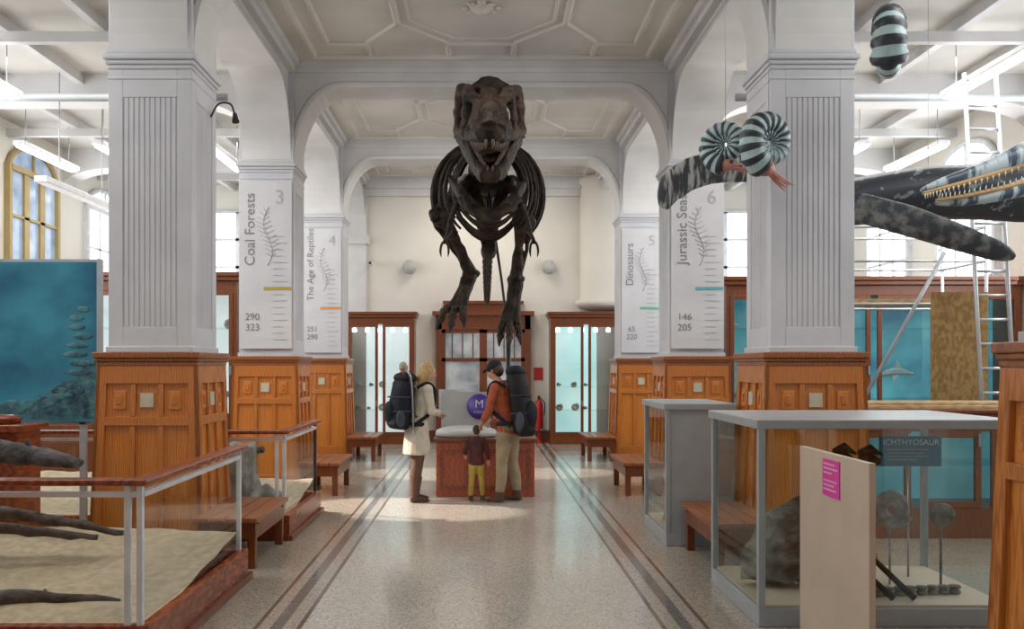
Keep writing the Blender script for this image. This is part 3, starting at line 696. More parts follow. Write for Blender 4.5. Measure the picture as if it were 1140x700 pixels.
e=thing('fire_extinguisher','red fire extinguisher with black hose','fire extinguisher',(1.24,YB-.2,0))
part(e,'cylinder',MB().lathe([(.08,.3),(.09,.32),(.09,.82),(.06,.9),(.03,.93)],(1.24,YB-.2,0),20),redm)
part(e,'valve',MB().lathe([(.025,.93),(.03,1.0),(.02,1.02)],(1.24,YB-.2,0),12),blackm)
part(e,'hose',stube(MB(),[(1.24,YB-.24,.98),(1.36,YB-.26,.85),(1.35,YB-.26,.6)],.012,8),blackm); part(e,'bracket',MB().box(1.2,1.28,YB-.12,YB,.6,.66),steel)
part(e,'stand',MB().lathe([(.13,0),(.13,.03),(.02,.05),(.02,.3)],(1.24,YB-.2,0),16),redm)
m=MB().box(1.14,1.34,YB-.012,YB,1.35,1.62); solo('safety_sign',m,redm,'small red fire safety sign on wall','sign')
# ------------------------------------------------------------------ dinosaur skeleton
D=thing('dinosaur_skeleton','large dark brown carnivorous dinosaur skeleton mounted striding on steel supports','skeleton',(.1,12.6,0))
def lump_bone(mb,pts,rad,n=10,k=5): stube(mb,pts,rad,n,k)
base=V((.10,11.25,4.64)); fwd=V((-.01,-1,-.34)).normalized(); up=V((0,-.34,1)); up=(up-fwd*up.dot(fwd)).normalized(); lat=V((1,0,0))
def K(f,w,u,b=base,fw=fwd,uu=up): return b+fw*f+lat*w+uu*u
m=MB()
lump_bone(m,[K(1.22,0,.12),K(1.0,0,.26),K(.7,0,.36),K(.35,0,.42),K(0,0,.44)],[(.11,.08),(.13,.09),(.12,.09),(.14,.09),(.16,.11)])
for s in (-1,1):
    lump_bone(m,[K(1.25,s*.06,.04),K(1.0,s*.16,.0),K(.6,s*.25,-.02),K(.2,s*.36,.0),K(-.05,s*.38,-.02)],[.09,.085,.07,.075,.08])
    lump_bone(m,[K(1.18,s*.09,.06),K(.98,s*.14,.14),K(.84,s*.16,.22)],[.10,.09,.06])
    lump_bone(m,[K(.80,s*.14,.30),K(.78,s*.20,.12),K(.8,s*.21,.0)],[.065,.05,.06])
    lump_bone(m,[K(.52,s*.23,.44),K(.50,s*.28,.2),K(.48,s*.29,.0)],[.08,.055,.06])
    lump_bone(m,[K(.26,s*.33,.44),K(.24,s*.38,.22),K(.18,s*.38,.02)],[.08,.06,.065])
    lump_bone(m,[K(.52,s*.23,.44),K(.26,s*.32,.45),K(0,s*.33,.38),K(-.1,s*.36,.15),K(-.06,s*.38,-.12)],[.075,.08,.075,.065,.08])
    m.sphere(K(.5,s*.24,.47),(.08,.10,.065)); m.sphere(K(.27,s*.32,.48),(.08,.09,.065))
    lump_bone(m,[K(.9,s*.07,.28),K(.5,s*.21,.43)],[.06,.07])
    lump_bone(m,[K(.55,s*.1,.06),K(.2,s*.18,.08)],[.04,.05])
m.sphere(K(.0,0,.22),(.20,.18,.22)); m.sphere(K(.10,0,.44),(.26,.24,.11))
lump_bone(m,[K(-.05,-.32,.36),K(-.12,0,.52),K(-.05,.32,.36)],[.08,.12,.08])
m.sphere(K(1.14,0,.04),(.10,.12,.06))
lump_bone(m,[K(.9,-.1,-.0),K(.9,.1,-.0)],[.04,.04]); lump_bone(m,[K(.5,-.24,.05),K(.5,.24,.05)],[.04,.04])
sk=part(D,'skull',m,bone,remesh=.013,smooth_it=1,jitter=.035)
def teeth(parent,pos,direction):
    for i,(p,l) in enumerate(pos):
        q=MB(); a=V(p); dd=direction.normalized(); q.tube([a-dd*.02,a+dd*l*.5,a+dd*l+fwd*-.02],[.022,.016,.002],7); part(parent,'tooth',q,toothm)
ps=[]
for s in (-1,1):
    for i in range(11):
        t=i/10; f=1.27-t*.75; w=.04+.2*t**.8; ps.append((K(f,s*w,-.04),.09+.07*math.sin(t*3)))
teeth(sk,ps,-up)
jb=V((.10,11.25,4.52)); jf=V((0,-1,-.68)).normalized(); ju=V((0,-.68,1)); ju=(ju-jf*ju.dot(jf)).normalized()
J=lambda f,w,u:K(f,w,u,jb,jf,ju)
m=MB()
for s in (-1,1):
    lump_bone(m,[J(1.18,s*.05,0),J(.95,s*.14,-.02),J(.6,s*.22,-.02),J(.3,s*.30,.02),J(0,s*.35,.0)],[(.08,.09),(.055,.11),(.05,.12),(.05,.14),(.07,.10)])
m.sphere(J(1.14,0,-.02),(.10,.07,.08)); lump_bone(m,[J(.3,-.3,-.02),J(.35,0,-.1),J(.3,.3,-.02)],[.04,.04,.04])
jw=part(D,'lower_jaw',m,bone,remesh=.013,smooth_it=1,jitter=.025)
ps=[]
for s in (-1,1):
    for i in range(9):
        t=i/8; ps.append((J(1.17-t*.65,s*(.03+.18*t**.8),.06),.06+.04*math.sin(t*3)))
teeth(jw,ps,ju)
spine=spath([(.1,11.36,4.80),(.1,11.58,4.74),(.1,11.85,4.55),(.1,12.1,4.54),(.1,12.5,4.72),(.1,13.0,4.80),(.1,13.5,4.62),(.1,14.0,4.30),(.1,14.6,3.80),(.1,15.2,3.38),(.1,15.8,3.02),(.1,16.2,2.85)],5)
vm=MB(); vm.tube([(0,-.07,0),(0,-.02,0),(0,.02,0),(0,.07,0)],[.12,.09,.09,.12],12); vm.hexa([(-.025,-.05,.05),(.025,-.05,.05),(.025,.06,.05),(-.025,.06,.05),(-.015,-.01,.32),(.015,-.01,.32),(.015,.07,.32),(-.015,.07,.32)])
for s in (-1,1): vm.tube([(0,0,.07),(s*.14,.02,.11),(s*.24,.04,.10)],[.055,.045,.02],6)
vt=MB(); vt.tube([(0,-.07,0),(0,-.02,0),(0,.02,0),(0,.07,0)],[.13,.11,.11,.13],12); vt.hexa([(-.03,-.06,.05),(.03,-.06,.05),(.03,.07,.05),(-.03,.07,.05),(-.015,.02,.24),(.015,.02,.24),(.015,.10,.24),(-.015,.10,.24)]); vt.hexa([(-.012,.02,-.34),(.012,.02,-.34),(.012,.08,-.34),(-.012,.08,-.34),(-.03,-.06,-.05),(.03,-.06,-.05),(.03,.07,-.05),(-.03,.07,-.05)])
v0=None; vtail=None
for i in range(len(spine)):
    t=i/(len(spine)-1); sc_=(1.0 if t<.6 else 1.0-(t-.6)*1.5); sc_=max(sc_,.35)
    p0=spine[max(i-1,0)];p1=spine[min(i+1,len(spine)-1)]; tg=(p1-p0).normalized()
    if t>.62:
        if vtail is None: vtail=part(D,'vertebra',vt,bone); o=vtail; o.data.transform(Matrix.Translation(W[D.name]))
        else: o=vtail.copy(); COL.objects.link(o)
    elif v0 is None: v0=part(D,'vertebra',vm,bone); o=v0; v0.data.transform(Matrix.Translation(W[D.name]))
    else: o=v0.copy(); COL.objects.link(o)
    o.parent=D; o.location=spine[i]-W[D.name]; o.rotation_euler=(math.atan2(tg.z,tg.y),0,0); o.scale=(sc_,sc_*1.2,sc_)
for i in range(13):
    t=i/12; ys_=11.9+t*1.45
    zs_=4.58+.26*math.sin(min(1,t*1.3)*math.pi/2)
    Wd=.40+.38*math.sin(t*math.pi*.85+.25); H=.96+.44*math.sin(t*math.pi*.8+.2)
    amax=2.5-.5*max(0,t-.6)*2.5
    for s in (-1,1):
        pts=[]; wj=random.uniform(-.035,.035); sw=random.uniform(-.08,.10)
        for k in range(15):
            a=k/14*amax; pts.append((.1+s*(Wd+wj)*math.sin(a)**.85 if a>0 else .1+s*.02,ys_+(.22+sw)*math.sin(a/2)+random.uniform(-.016,.016),zs_-H*(1-math.cos(a))/1.85+.03))
        part(D,'rib',MB().tube(pts,lerpl([(.040,.040),(.032,.046),(.027,.042),(.025,.037),(.015,.02)],15),7),bone)
for i in range(9):
    y=12.02+i*.14; z=3.58-.10*math.sin(i/8*math.pi)+random.uniform(-.02,.02); m=MB()
    stube(m,[(.1-.46,y+.05,z+.32),(.1-.22,y,z+.06),(.1,y-.03,z-.03),(.32,y,z+.06),(.56,y+.05,z+.32)],[.010,.02,.028,.02,.010],6,4); part(D,'belly_rib',m,bone)
m=MB(); lump_bone(m,[(-.28,11.8,3.88),(-.1,11.72,3.70),(.1,11.70,3.62),(.3,11.72,3.70),(.48,11.8,3.88)],[(.07,.05),(.09,.055),(.10,.06),(.09,.055),(.07,.05)]); part(D,'wishbone',m,bone,remesh=.016,jitter=.03)
for s in (-1,1):
    m=MB(); lump_bone(m,[(.1+s*.24,11.80,3.74),(.1+s*.38,11.92,3.96),(.1+s*.56,12.4,4.30),(.1+s*.54,12.9,4.55)],[(.11,.15),(.07,.10),(.035,.08),(.04,.10)]); part(D,'shoulder_blade',m,bone,remesh=.018,smooth_it=1,jitter=.03)
    m=MB(); lump_bone(m,[(.1+s*.42,11.88,3.80),(.1+s*.50,11.82,3.62),(.1+s*.52,11.76,3.44)],[.05,.03,.045]); part(D,'upper_arm_bone',m,bone)
    m=MB(); lump_bone(m,[(.1+s*.52,11.76,3.44),(.1+s*.56,11.62,3.34),(.1+s*.57,11.52,3.26)],[.035,.022,.03]); part(D,'forearm_bone',m,bone)
    for k in (-1,1):
        x=.1+s*.57+k*.022; m=MB(); lump_bone(m,[(x,11.52,3.26),(x+k*.02,11.46,3.21),(x+k*.03,11.43,3.13),(x+k*.02,11.45,3.06)],[.018,.016,.016,.003],7); part(D,'claw',m,bone)
m=MB()
for s in (-1,1):
    lump_bone(m,[(.1+s*.2,13.0,4.65),(.1+s*.24,13.4,4.62),(.1+s*.2,13.9,4.4)],[(.05,.18),(.06,.28),(.05,.12)])
    lump_bone(m,[(.1+s*.24,13.35,4.40),(.1+s*.12,13.1,3.88),(.1+s*.03,12.95,3.45)],[.11,.08,.08])
    lump_bone(m,[(.1+s*.2,13.55,4.35),(.1+s*.1,13.9,3.95),(.1+s*.04,14.15,3.6)],[.08,.055,.035])
lump_bone(m,[(.1,12.72,3.40),(.1,12.95,3.33),(.1,13.4,3.40)],[(.10,.09),(.12,.14),(.07,.08)]); m.sphere((.1,13.4,4.4),(.24,.3,.18))
part(D,'pelvis',m,bone,remesh=.018,smooth_it=1,jitter=.03)
def leg(hip,knee,ank,mtp,toes,s):
    hip,knee,ank,mtp=map(V,(hip,knee,ank,mtp))
    m=MB(); mid=(hip+knee)/2+V((0,0,.06)); lump_bone(m,[hip,hip*.8+knee*.2+V((s*.04,0,.02)),mid,hip*.12+knee*.88,knee],[.14,.12,.09,.12,.13]); m.sphere(hip,.14,12,8); m.sphere(knee+V((.07,0,-.02)),.10,12,8); m.sphere(knee+V((-.07,0,-.02)),.10,12,8); part(D,'thigh_bone',m,bone,remesh=.016,smooth_it=1,jitter=.03)
    m=MB(); lump_bone(m,[knee+V((-s*.02,-.02,-.05)),knee*.8+ank*.2+V((-s*.02,0,0)),(knee+ank)/2+V((-s*.02,0,0)),ank],[.14,.095,.065,.10]); lump_bone(m,[knee+V((s*.11,.04,-.05)),(knee+ank)/2+V((s*.10,.03,0)),ank+V((s*.05,0,.05))],[.055,.028,.035]); m.sphere(ank,(.13,.10,.09),12,8); part(D,'shin_bone',m,bone,remesh=.014,smooth_it=1,jitter=.025)
    m=MB()
    for k in (-1,0,1): lump_bone(m,[ank+V((k*.05,0,0)),(ank+mtp)/2+V((k*.062,-.02*(1-abs(k)),0)),mtp+V((k*.09,0,0))],[.065,.045,.068])
    part(D,'foot_bone',m,bone,remesh=.012,smooth_it=1,jitter=.02)
    for k,(tx,ty,tz) in zip((-1,0,1),toes):
        a=mtp+V((k*.085,0,0)); b=V((tx,ty,tz)); b=a+(b-a)*.85; m=MB()
        n=4 if k==0 else 3; P=[a+(b-a)*(i/n)+V((0,0,.08*math.sin(i/n*math.pi))) for i in range(n+1)]
        for p,q in zip(P[:-1],P[1:]): lump_bone(m,[p,(p+q)/2,q],[.064,.045,.060],8,3)
        dv=(b-a).normalized(); lump_bone(m,[b,b+dv*.07+V((0,0,-.01)),b+dv*.11+V((0,0,-.08))],[.052,.034,.003],8,4)
        part(D,'toe',m,bone,remesh=.011,smooth_it=1)
    m=MB(); lump_bone(m,[mtp+V((-s*.08,.08,.1)),mtp+V((-s*.13,.1,.02)),mtp+V((-s*.14,.06,-.05))],[.03,.03,.004],7); part(D,'toe',m,bone)
leg((-.22,13.35,4.38),(-.57,12.42,3.78),(-.15,12.95,3.00),(-.36,12.60,2.46),[(-.58,12.30,2.28),(-.42,12.18,2.20),(-.24,12.28,2.28)],-1)
leg((.42,13.35,4.38),(.58,12.42,3.70),(.50,12.9,2.92),(.40,12.62,2.28),[(.25,12.36,2.04),(.38,12.24,2.01),(.53,12.36,2.06)],1)
part(D,'support_pole',MB().tube([(.37,12.55,0),(.38,12.58,2.2)],.035,12),blackm,'black steel support pole')
part(D,'support_pole',MB().tube([(.37,12.57,2.15),(.30,13.2,2.9),(.1,13.35,4.3)],.02,10),blackm)
part(D,'support_base',MB().box(-.5,.65,12.42,13.7,0,.12),woodred,bevel=.01)
# ------------------------------------------------------------------ hanging sea creatures
def ammonite(c,r,rot,lab,head=True,turns=2.6,thick=1.0,wid=.36):
    c=V(c); e=thing('ammonite_model',lab,'model',c,'hanging ammonite models')
    R=Euler(rot).to_matrix(); n=156; pts=[];rad=[];mis=[]
    for i in range(n+1):
        t=i/n; a=t*turns*2*math.pi; rr=r*.68*math.exp((t-1)*turns*.62)
        pts.append(c+R@V((rr*math.cos(a),0,rr*math.sin(a)))); 
        w=r*wid*math.exp((t-1)*turns*.58)*(1.07 if (i//2)%2 else .97); rad.append((w,w*thick) )
        mis.append(1 if (i//2)%2 else 0)
    m=MB(); m.tube(pts,rad,16,mis=mis[:-1]); part(e,'shell',m,[stripeW,stripeD])
    if head:
        tip=pts[-1]; d=(pts[-1]-pts[-2]).normalized(); q=MB(); q.sphere(tip+d*r*.10,(r*.24,r*.24,r*.23),14,9)
        q.sphere(tip+d*r*.24,(r*.18,r*.18,r*.15),12,8)
        part(e,'head',q,flesh)
        part(e,'eye',MB().sphere(tip+d*r*.2+V((0,-r*.2,r*.08)),r*.06,8,6),eyem)
        for k in range(9):
            off=V((random.uniform(-.2,.2),random.uniform(-.3,.3),random.uniform(-.2,.2)))*r
            st=tip+d*r*.3; part(e,'tentacle',stube(MB(),[st+off*.3,st+d*r*.4+off*.7,st+d*r*.8+off*.9+V((0,0,random.uniform(-.1,.1)*r))],[r*.05,r*.028,r*.008],6,4),flesh)
    part(e,'hanging_wire',MB().tube([c+V((0,0,r*.5)),V((c.x,c.y,5.6 if c.x>3.2 else 5.75))],.003,5),steel)
    return e
ammonite((2.31,7.22,3.48),.30,(0,math.radians(-36),math.radians(26)),'blue-white striped coiled ammonite model with pink tentacles')
ammonite((2.07,7.62,3.56),.25,(0,math.radians(-50),math.radians(-34)),'smaller striped coiled ammonite model hanging beside another')
ammonite((3.22,7.1,4.20),.37,(0,math.radians(48),math.radians(66)),'striped ammonite model hanging edge-on',head=False,turns=2.75)
Rp=thing('marine_reptile_model','dark hanging marine reptile model with long pale-blotched flippers','model',(4.6,9.0,3.2))
m=MB(); stube(m,[(3.62,9.5,3.36),(3.8,9.4,3.38),(4.6,9.25,3.46),(5.5,9.15,3.42),(6.6,9.3,3.3),(7.2,9.4,3.25)],[(.10,.10),(.24,.24),(.28,.28),(.28,.28),(.18,.18),(.05,.05)],18)
part(Rp,'body',m,reptile,remesh=.025)
m=MB(); stube(m,[(3.75,8.95,3.26),(4.1,8.65,3.08),(4.5,8.5,2.90),(4.85,8.45,2.76),(5.02,8.45,2.70)],[(.15,.06),(.15,.055),(.13,.045),(.10,.035),(.03,.015)],16,ref=(0,-.25,1))
part(Rp,'flipper',m,flipm,remesh=.014)
m=MB(); stube(m,[(3.75,9.2,3.42),(3.1,8.95,3.58),(2.5,8.85,3.63),(2.1,8.8,3.58),(1.86,8.78,3.42),(1.78,8.78,3.22)],[(.10,.07),(.12,.07),(.14,.07),(.16,.07),(.15,.06),(.05,.02)],16,ref=(0,-.2,1))
part(Rp,'flipper',m,flips,'dark flipper with pale striped rounded tip',remesh=.014)
for x,y in ((4.6,9.25),(5.9,9.15)): part(Rp,'hanging_wire',MB().tube([(x,y,3.6),(x,y,5.6)],.003,5),steel)
Rq=thing('marine_reptile_model','pale blue striped marine reptile model with long toothed jaws','model',(5.2,7.9,3.2))
m=MB(); up_=[(3.80,7.8,3.20),(4.02,7.8,3.27),(4.4,7.8,3.39),(4.8,7.82,3.54),(5.3,7.9,3.66),(6.0,8.1,3.60),(7.0,8.3,3.5)]
stube(m,up_,[(.015,.02),(.055,.055),(.08,.08),(.12,.12),(.25,.25),(.34,.34),(.1,.1)],18); part(Rq,'body',m,reptile2,remesh=.02)
m=MB(); lo_=[(3.92,7.8,3.09),(4.2,7.8,3.12),(4.6,7.8,3.20),(5.0,7.85,3.34),(5.3,7.9,3.46)]
stube(m,lo_,[(.012,.02),(.05,.05),(.07,.07),(.10,.10),(.14,.15)],14); part(Rq,'lower_jaw',m,reptile2,remesh=.018)
pu=spath(up_[:4],8); pl_=spath(lo_[:4],8)
m=MB(); m.tube([p+V((0,-.055,-.03-.045*i/len(pu))) for i,p in enumerate(pu)],lerpl([.012,.022,.03],len(pu)),8); part(Rq,'gum',m,gum)
m=MB(); m.tube([p+V((0,-.05,.02+.04*i/len(pl_))) for i,p in enumerate(pl_)],lerpl([.012,.02,.028],len(pl_)),8); part(Rq,'gum',m,gum)
for i in range(1,len(pu)-1):
    f_=i/len(pu); q=pu[i]+V((0,-.07,-.04-.045*f_)); part(Rq,'tooth',MB().tube([q,q+V((.005,0,-.045))],[.010,.002],6),ivory)
    q=pl_[i]+V((0,-.065,.035+.04*f_)); part(Rq,'tooth',MB().tube([q,q+V((.005,0,.04))],[.009,.002],6),ivory)
part(Rq,'eye',MB().sphere((5.08,7.66,3.68),.035,10,8),eyem)
for x,y in ((4.8,7.82),(6.0,8.1)): part(Rq,'hanging_wire',MB().tube([(x,y,3.6),(x,y,5.6)],.003,5),steel)
e=thing('wall_spotlight','black spotlight on a curved arm fixed to column','lamp',(-2.3,8.3,3.9))
part(e,'arm',stube(MB(),[(-2.50,8.3,3.98),(-2.43,8.3,4.10),(-2.32,8.3,4.10),(-2.28,8.3,4.0)],.009,8),blackm); part(e,'lamp_head',MB().tube([(-2.28,8.3,4.01),(-2.265,8.28,3.93)],[.02,.035],12),blackm)
# ------------------------------------------------------------------ people
def human(H,loc,ang,label,lean=0,headx=0,nod=0,arms=None,legs=None,hair=None,top=None,bottom=None,shoes=None,coat=False,cap=None,sitting=False,slim=1.0):
    def X(z): return lean*max(0,z-.5)
    base_=V(loc)
    mb=MB()
    sh={s:V((X(.81),s*.100*slim,.805)) for s in (-1,1)}
    arms=arms or {}; legs=legs or {}
    A={};Lg={}
    for s in (-1,1):
        e_,w_=arms.get(s,(V((-.01,s*.135,.63)),V((.03,s*.13,.49)))); A[s]=(V(e_)+V((X(.8) if s in arms else 0,0,0)),V(w_)+V((X(.8) if s in arms else 0,0,0)))
        Lg[s]=tuple(V(p) for p in legs.get(s,((.005,s*.055,.28),(-.01,s*.055,.045))))
    zs=[.46,.50,.56,.62,.69,.76,.80,.83]
    rr=[(.04,.07),(.06,.088),(.054,.08),(.048,.07),(.054,.08),(.056,.092),(.05,.09),(.028,.045)]
    rr=[(a*slim,b*slim) for a,b in rr]
    def torso(m,g,rs=rr,z_=zs): m.tube([(X(z),0,z) for z in z_],[(a+g,b+g) for a,b in rs],16)
    def legt(m,g):
        for s in (-1,1):
            k,a=Lg[s]; hp=V((0,s*.048,.49)); m.tube(spath([hp,(hp+k)/2,k,(k*.6+a*.4)+V((-.006,0,0)),a],3),lerpl([.052+g,.046+g,.033+g,.033+g,.021+g],13),12); m.sphere(k,.034+g,10,8)
    def armt(m,g,cut=1.0):
        for s in (-1,1):
            e_,w_=A[s]; w2=e_+(w_-e_)*cut; m.tube([sh[s]+V((0,-s*.02,0)),sh[s],(sh[s]+e_)/2,e_,(e_+w2)/2,w2],[.026+g,.028+g,.025+g,.021+g,.019+g,.0145+g],10); m.sphere(sh[s],.03+g,10,8); m.sphere(e_,.021+g,8,6)
    torso(mb,0); legt(mb,0); armt(mb,0)
    hc=V((X(.93)+.014+headx,0,.932)); Rn=Matrix.Rotation(nod,3,'Y')
    mb.tube([(X(.8),0,.80),hc+V((-.01,0,-.04))],[.032,.029],12)
    def Hd(p): return hc+Rn@V(p)
    mb.sphere(hc,(.056,.044,.060),18,12,rot=Rn); mb.sphere(Hd((.022,0,-.034)),(.034,.032,.030),14,9); mb.sphere(Hd((.035,0,-.01)),(.024,.034,.036),12,8)
    mb.tube([Hd((.056,0,.006)),Hd((.068,0,-.012)),Hd((.056,0,-.018))],[.005,.0085,.007],8)
    mb.tube([Hd((.048,-.024,.014)),Hd((.056,0,.016)),Hd((.048,.024,.014))],[.006,.007,.006],8)
    mb.tube([Hd((.053,-.012,-.031)),Hd((.057,0,-.030)),Hd((.053,.012,-.031))],[.004,.0055,.004],8)
    for s in (-1,1): mb.sphere(Hd((-.004,s*.045,-.004)),(.009,.005,.015),8,6)
    for s in (-1,1):
        e_,w_=A[s]; d=(w_-e_).normalized(); side=V((0,-s,0)); side=(side-d*side.dot(d)).normalized(); nrm=d.cross(side).normalized()
        if nrm.z>0: nrm=-nrm
        pc=w_+d*.024; M3=Matrix((d,side,nrm)).transposed(); mb.sphere(pc,(.028,.022,.011),12,8,rot=M3)
        for k,(o,l) in enumerate(((-.016,.040),(-.0055,.046),(.0055,.043),(.016,.034))):
            a=pc+d*.018+side*(-o); mb.tube([a,a+d*l*.45+nrm*.003,a+d*l*.8+nrm*.014,a+d*l*.85+nrm*.024],[.0055,.0052,.0048,.004],7)
        a=w_+d*.012+side*.018; mb.tube([a,a+d*.014+side*.014,a+d*.030+side*.016+nrm*.008],[.006,.0058,.0048],7)
        k,an=Lg[s]; ft=an+V((0,0,-.025)); mb.tube([ft+V((-.025,0,0)),ft+V((.01,0,.002)),ft+V((.06,s*.004,-.006)),ft+V((.095,s*.006,-.010))],[(.020,.020),(.022,.023),(.014,.026),(.008,.018)],10)
    def scaled(m):
        for v in m.v: v*=H
        return m
    body=build('person',scaled(mb),skin,remesh=.0065 if H>1.2 else .0045,smooth_it=1)
    body.location=base_; body.rotation_euler=(0,0,ang); body['label']=label; body['category']='person'; W[body.name]=V((0,0,0))
    def ch(name,m,mat,lab=None,**kw):
        o=build(name,scaled(m),mat,**kw); o.parent=body
        if lab:o['label']=lab
        return o
    g=.010
    m=MB()
    if coat:
        torso(m,g+.002,[(.088,.105),(.082,.105),(.072,.10),(.064,.094),(.054,.082),(.056,.086),(.054,.088),(.03,.05)],[.34,.42,.50,.56,.64,.74,.805,.84]); 
    else: torso(m,g+.004,[(.066*slim,.094*slim)]+rr[2:],[.47,.56,.62,.69,.76,.805,.84])
    armt(m,g,.93); m.tube([(X(.82),0,.82),(X(.84)+.004,0,.855)],[.046,.042],12)
    if coat: m.sphere((X(.82)-.045,0,.83),(.035,.055,.035),12,8)
    ch('coat' if coat else 'jacket',m,top,remesh=.011,smooth_it=2)
    m=MB(); legt(m,g*.9); m.tube([(0,0,.45),(0,0,.50),(0,0,.55)],[(.06,.085),(.068,.095),(.06,.088)],14); ch('trousers',m,bottom,remesh=.011,smooth_it=2)
    for s in (-1,1):
        k,an=Lg[s]; ft=an+V((0,0,-.022)); m=MB(); m.tube([ft+V((-.032,0,-.001)),ft+V((-.01,0,.004)),ft+V((.03,0,.002)),ft+V((.08,s*.005,-.006)),ft+V((.108,s*.006,-.010))],[(.020,.018),(.026,.028),(.024,.030),(.014,.032),(.008,.020)],12); m.tube([ft,an+(k-an)*(.15 if not coat else .62)],[.03,.036 if not coat else .044],12)
        for v in m.v: v.z=max(v.z,.0015) if not sitting else v.z
        ch('boot',m,shoes,remesh=.009,smooth_it=1)
    m=MB(); m.sphere(Hd((-.010,0,.010)),(.058,.050,.062),18,12,rot=Rn); m.sphere(Hd((-.028,0,-.018)),(.038,.044,.045),14,9)
    if hair[1]=='long':
        for s in (-1,0,1): m.tube([Hd((-.02,s*.03,.0)),Hd((-.045,s*.04,-.06)),Hd((-.045,s*.045,-.12))],[.035,.03,.018],10)
        m.tube([Hd((.005,.045,.02)),Hd((.0,.052,-.04)),Hd((-.01,.055,-.09))],[.018,.016,.008],8); m.tube([Hd((.005,-.045,.02)),Hd((.0,-.052,-.04)),Hd((-.01,-.055,-.09))],[.018,.016,.008],8)
    ch('hair',m,hair[0],remesh=.008,smooth_it=1)
    if cap:
        m=MB(); m.sphere(Hd((-.006,0,.024)),(.064,.055,.050),18,12,rot=Rn); m.tube([Hd((.02,0,.036)),Hd((.09,0,.022))],[(.006,.038),(.004,.030)],12); ch('cap',m,cap,remesh=.008,smooth_it=1)
    for s in (-1,1):
        ch('eye',MB().sphere(Hd((.0525,s*.018,.004)),.0045,8,6),eyem)
    ch('mouth',MB().tube([Hd((.0575,-.011,-.031)),Hd((.0612,0,-.031)),Hd((.0575,.011,-.031))],[.0015,.003,.0015],6),lipm)
    return body
def pack(loc,ang,H,lean,lab,c1,c2,z0,z1,name='backpack',depth=.26,w=.34):
    e=thing(name,lab,'backpack',loc); W[e.name]=V((0,0,0)); e.rotation_euler=(0,0,ang)
    def X(z): return lean*max(0,z/H-.5)*H
    xb=-.12
    m=MB(); hh=z1-z0
    m.tube([(X(z0+hh*t)+xb-depth*.5,0,z0+hh*t) for t in (0,.06,.2,.45,.75,.95,1)],[(depth*.35,w*.36),(depth*.5,w*.46),(depth*.54,w*.5),(depth*.52,w*.5),(depth*.48,w*.47),(depth*.42,w*.40),(depth*.2,w*.2)],20)
    part(e,'pack_body',m,c1,remesh=.012,jitter=.012)
    part(e,'front_pocket',MB().sphere((X(z0+.2*hh)+xb-depth*.92,0,z0+hh*.32),(.07,w*.32,hh*.22),14,9),c1,jitter=.01)
    m=MB(); m.sphere((X(z1)+xb-depth*.5,0,z1-.01),(depth*.5,w*.46,.075),16,9); part(e,'lid',m,c2,jitter=.01)
    for zz in (.35,.62): part(e,'compression_strap',stube(MB(),[(xb,w*.5,z0+hh*zz),(X(z0+hh*zz)+xb-depth*.5,w*.53,z0+hh*zz),(X(z0+hh*zz)+xb-depth*1.06,w*.2,z0+hh*zz),(X(z0+hh*zz)+xb-depth*1.06,-w*.2,z0+hh*zz),(X(z0+hh*zz)+xb-depth*.5,-w*.53,z0+hh*zz),(xb,-w*.5,z0+hh*zz)],.008,6,4),packg)
    for s in (-1,1):
        zt=.83*H; part(e,'shoulder_strap',stube(MB(),[(X(zt)+xb,s*.10,zt-.02),(X(zt)+.02,s*.12,zt+.03),(X(zt)+.105,s*.12,zt-.08),(X(1.2)+.09,s*.15,zt-.3),(X(1.1)-.05,s*.18,zt-.42),(xb,s*.15,zt-.5)],[(.025,.010)]*6,8,5),c2)
        part(e,'side_pocket',MB().sphere((xb-depth*.5,s*w*.46,z0+hh*.22),(.06,.035,hh*.16),12,8),packg)
    part(e,'hip_belt',stube(MB(),[(xb,-.12,.56*H),(-.02,-.19,.56*H),(.11,-.1,.555*H),(.13,0,.55*H),(.11,.1,.555*H),(-.02,.19,.56*H),(xb,.12,.56*H)],[(.012,.025)]*7,8,5),c2)
    return e
wl=(-.80,11.12,0); wa=math.radians(22)
human(1.72,wl,wa,'person in cream coat and brown boots reading a leaflet',lean=.16,headx=.0,nod=.25,
  arms={1:((.02,.125,.65),(.10,.06,.625)),-1:((.02,-.125,.65),(.105,-.05,.635))},legs={1:((.015,.05,.28),(.0,.055,.045)),-1:((-.01,-.05,.28),(-.035,-.055,.045))},hair=(hairbl,'long'),top=coatw,bottom=brownt,shoes=bootm,coat=True)
e=pack(wl,wa,1.72,.16,'large navy child carrier backpack with black straps',packm,packb,.90,1.54,'child_carrier',.28,.38)
part(e,'frame',stube(MB(),[(-.10,.17,.85),(-.12,.18,1.4),(-.16,.16,1.60),(-.16,-.16,1.60),(-.12,-.18,1.4),(-.10,-.17,.85)],.013,8),steel)
ta=Matrix.Rotation(wa,3,'Z'); tp=V(wl)+ta@V((-.20,0,.845))
human(.88,tp,wa,'toddler with fair hair in pink top riding in carrier',lean=.05,nod=.1,arms={1:((.05,.12,.66),(.13,.10,.66)),-1:((.05,-.12,.66),(.13,-.10,.66))},legs={1:((.12,.11,.42),(.13,.13,.26)),-1:((.12,-.11,.42),(.13,-.13,.26))},hair=(hairgr,'short'),top=pinkc,bottom=packg,shoes=bootm,sitting=True)
m=MB(); lc=V(wl)+ta@V((.31,.0,1.10)); m.box(lc.x-.05,lc.x+.05,lc.y-.07,lc.y+.07,lc.z,lc.z+.004); solo('leaflet',m,paper,'small green and white leaflet held in hand','leaflet')
ml=(.33,11.10,0); ma=math.radians(150)
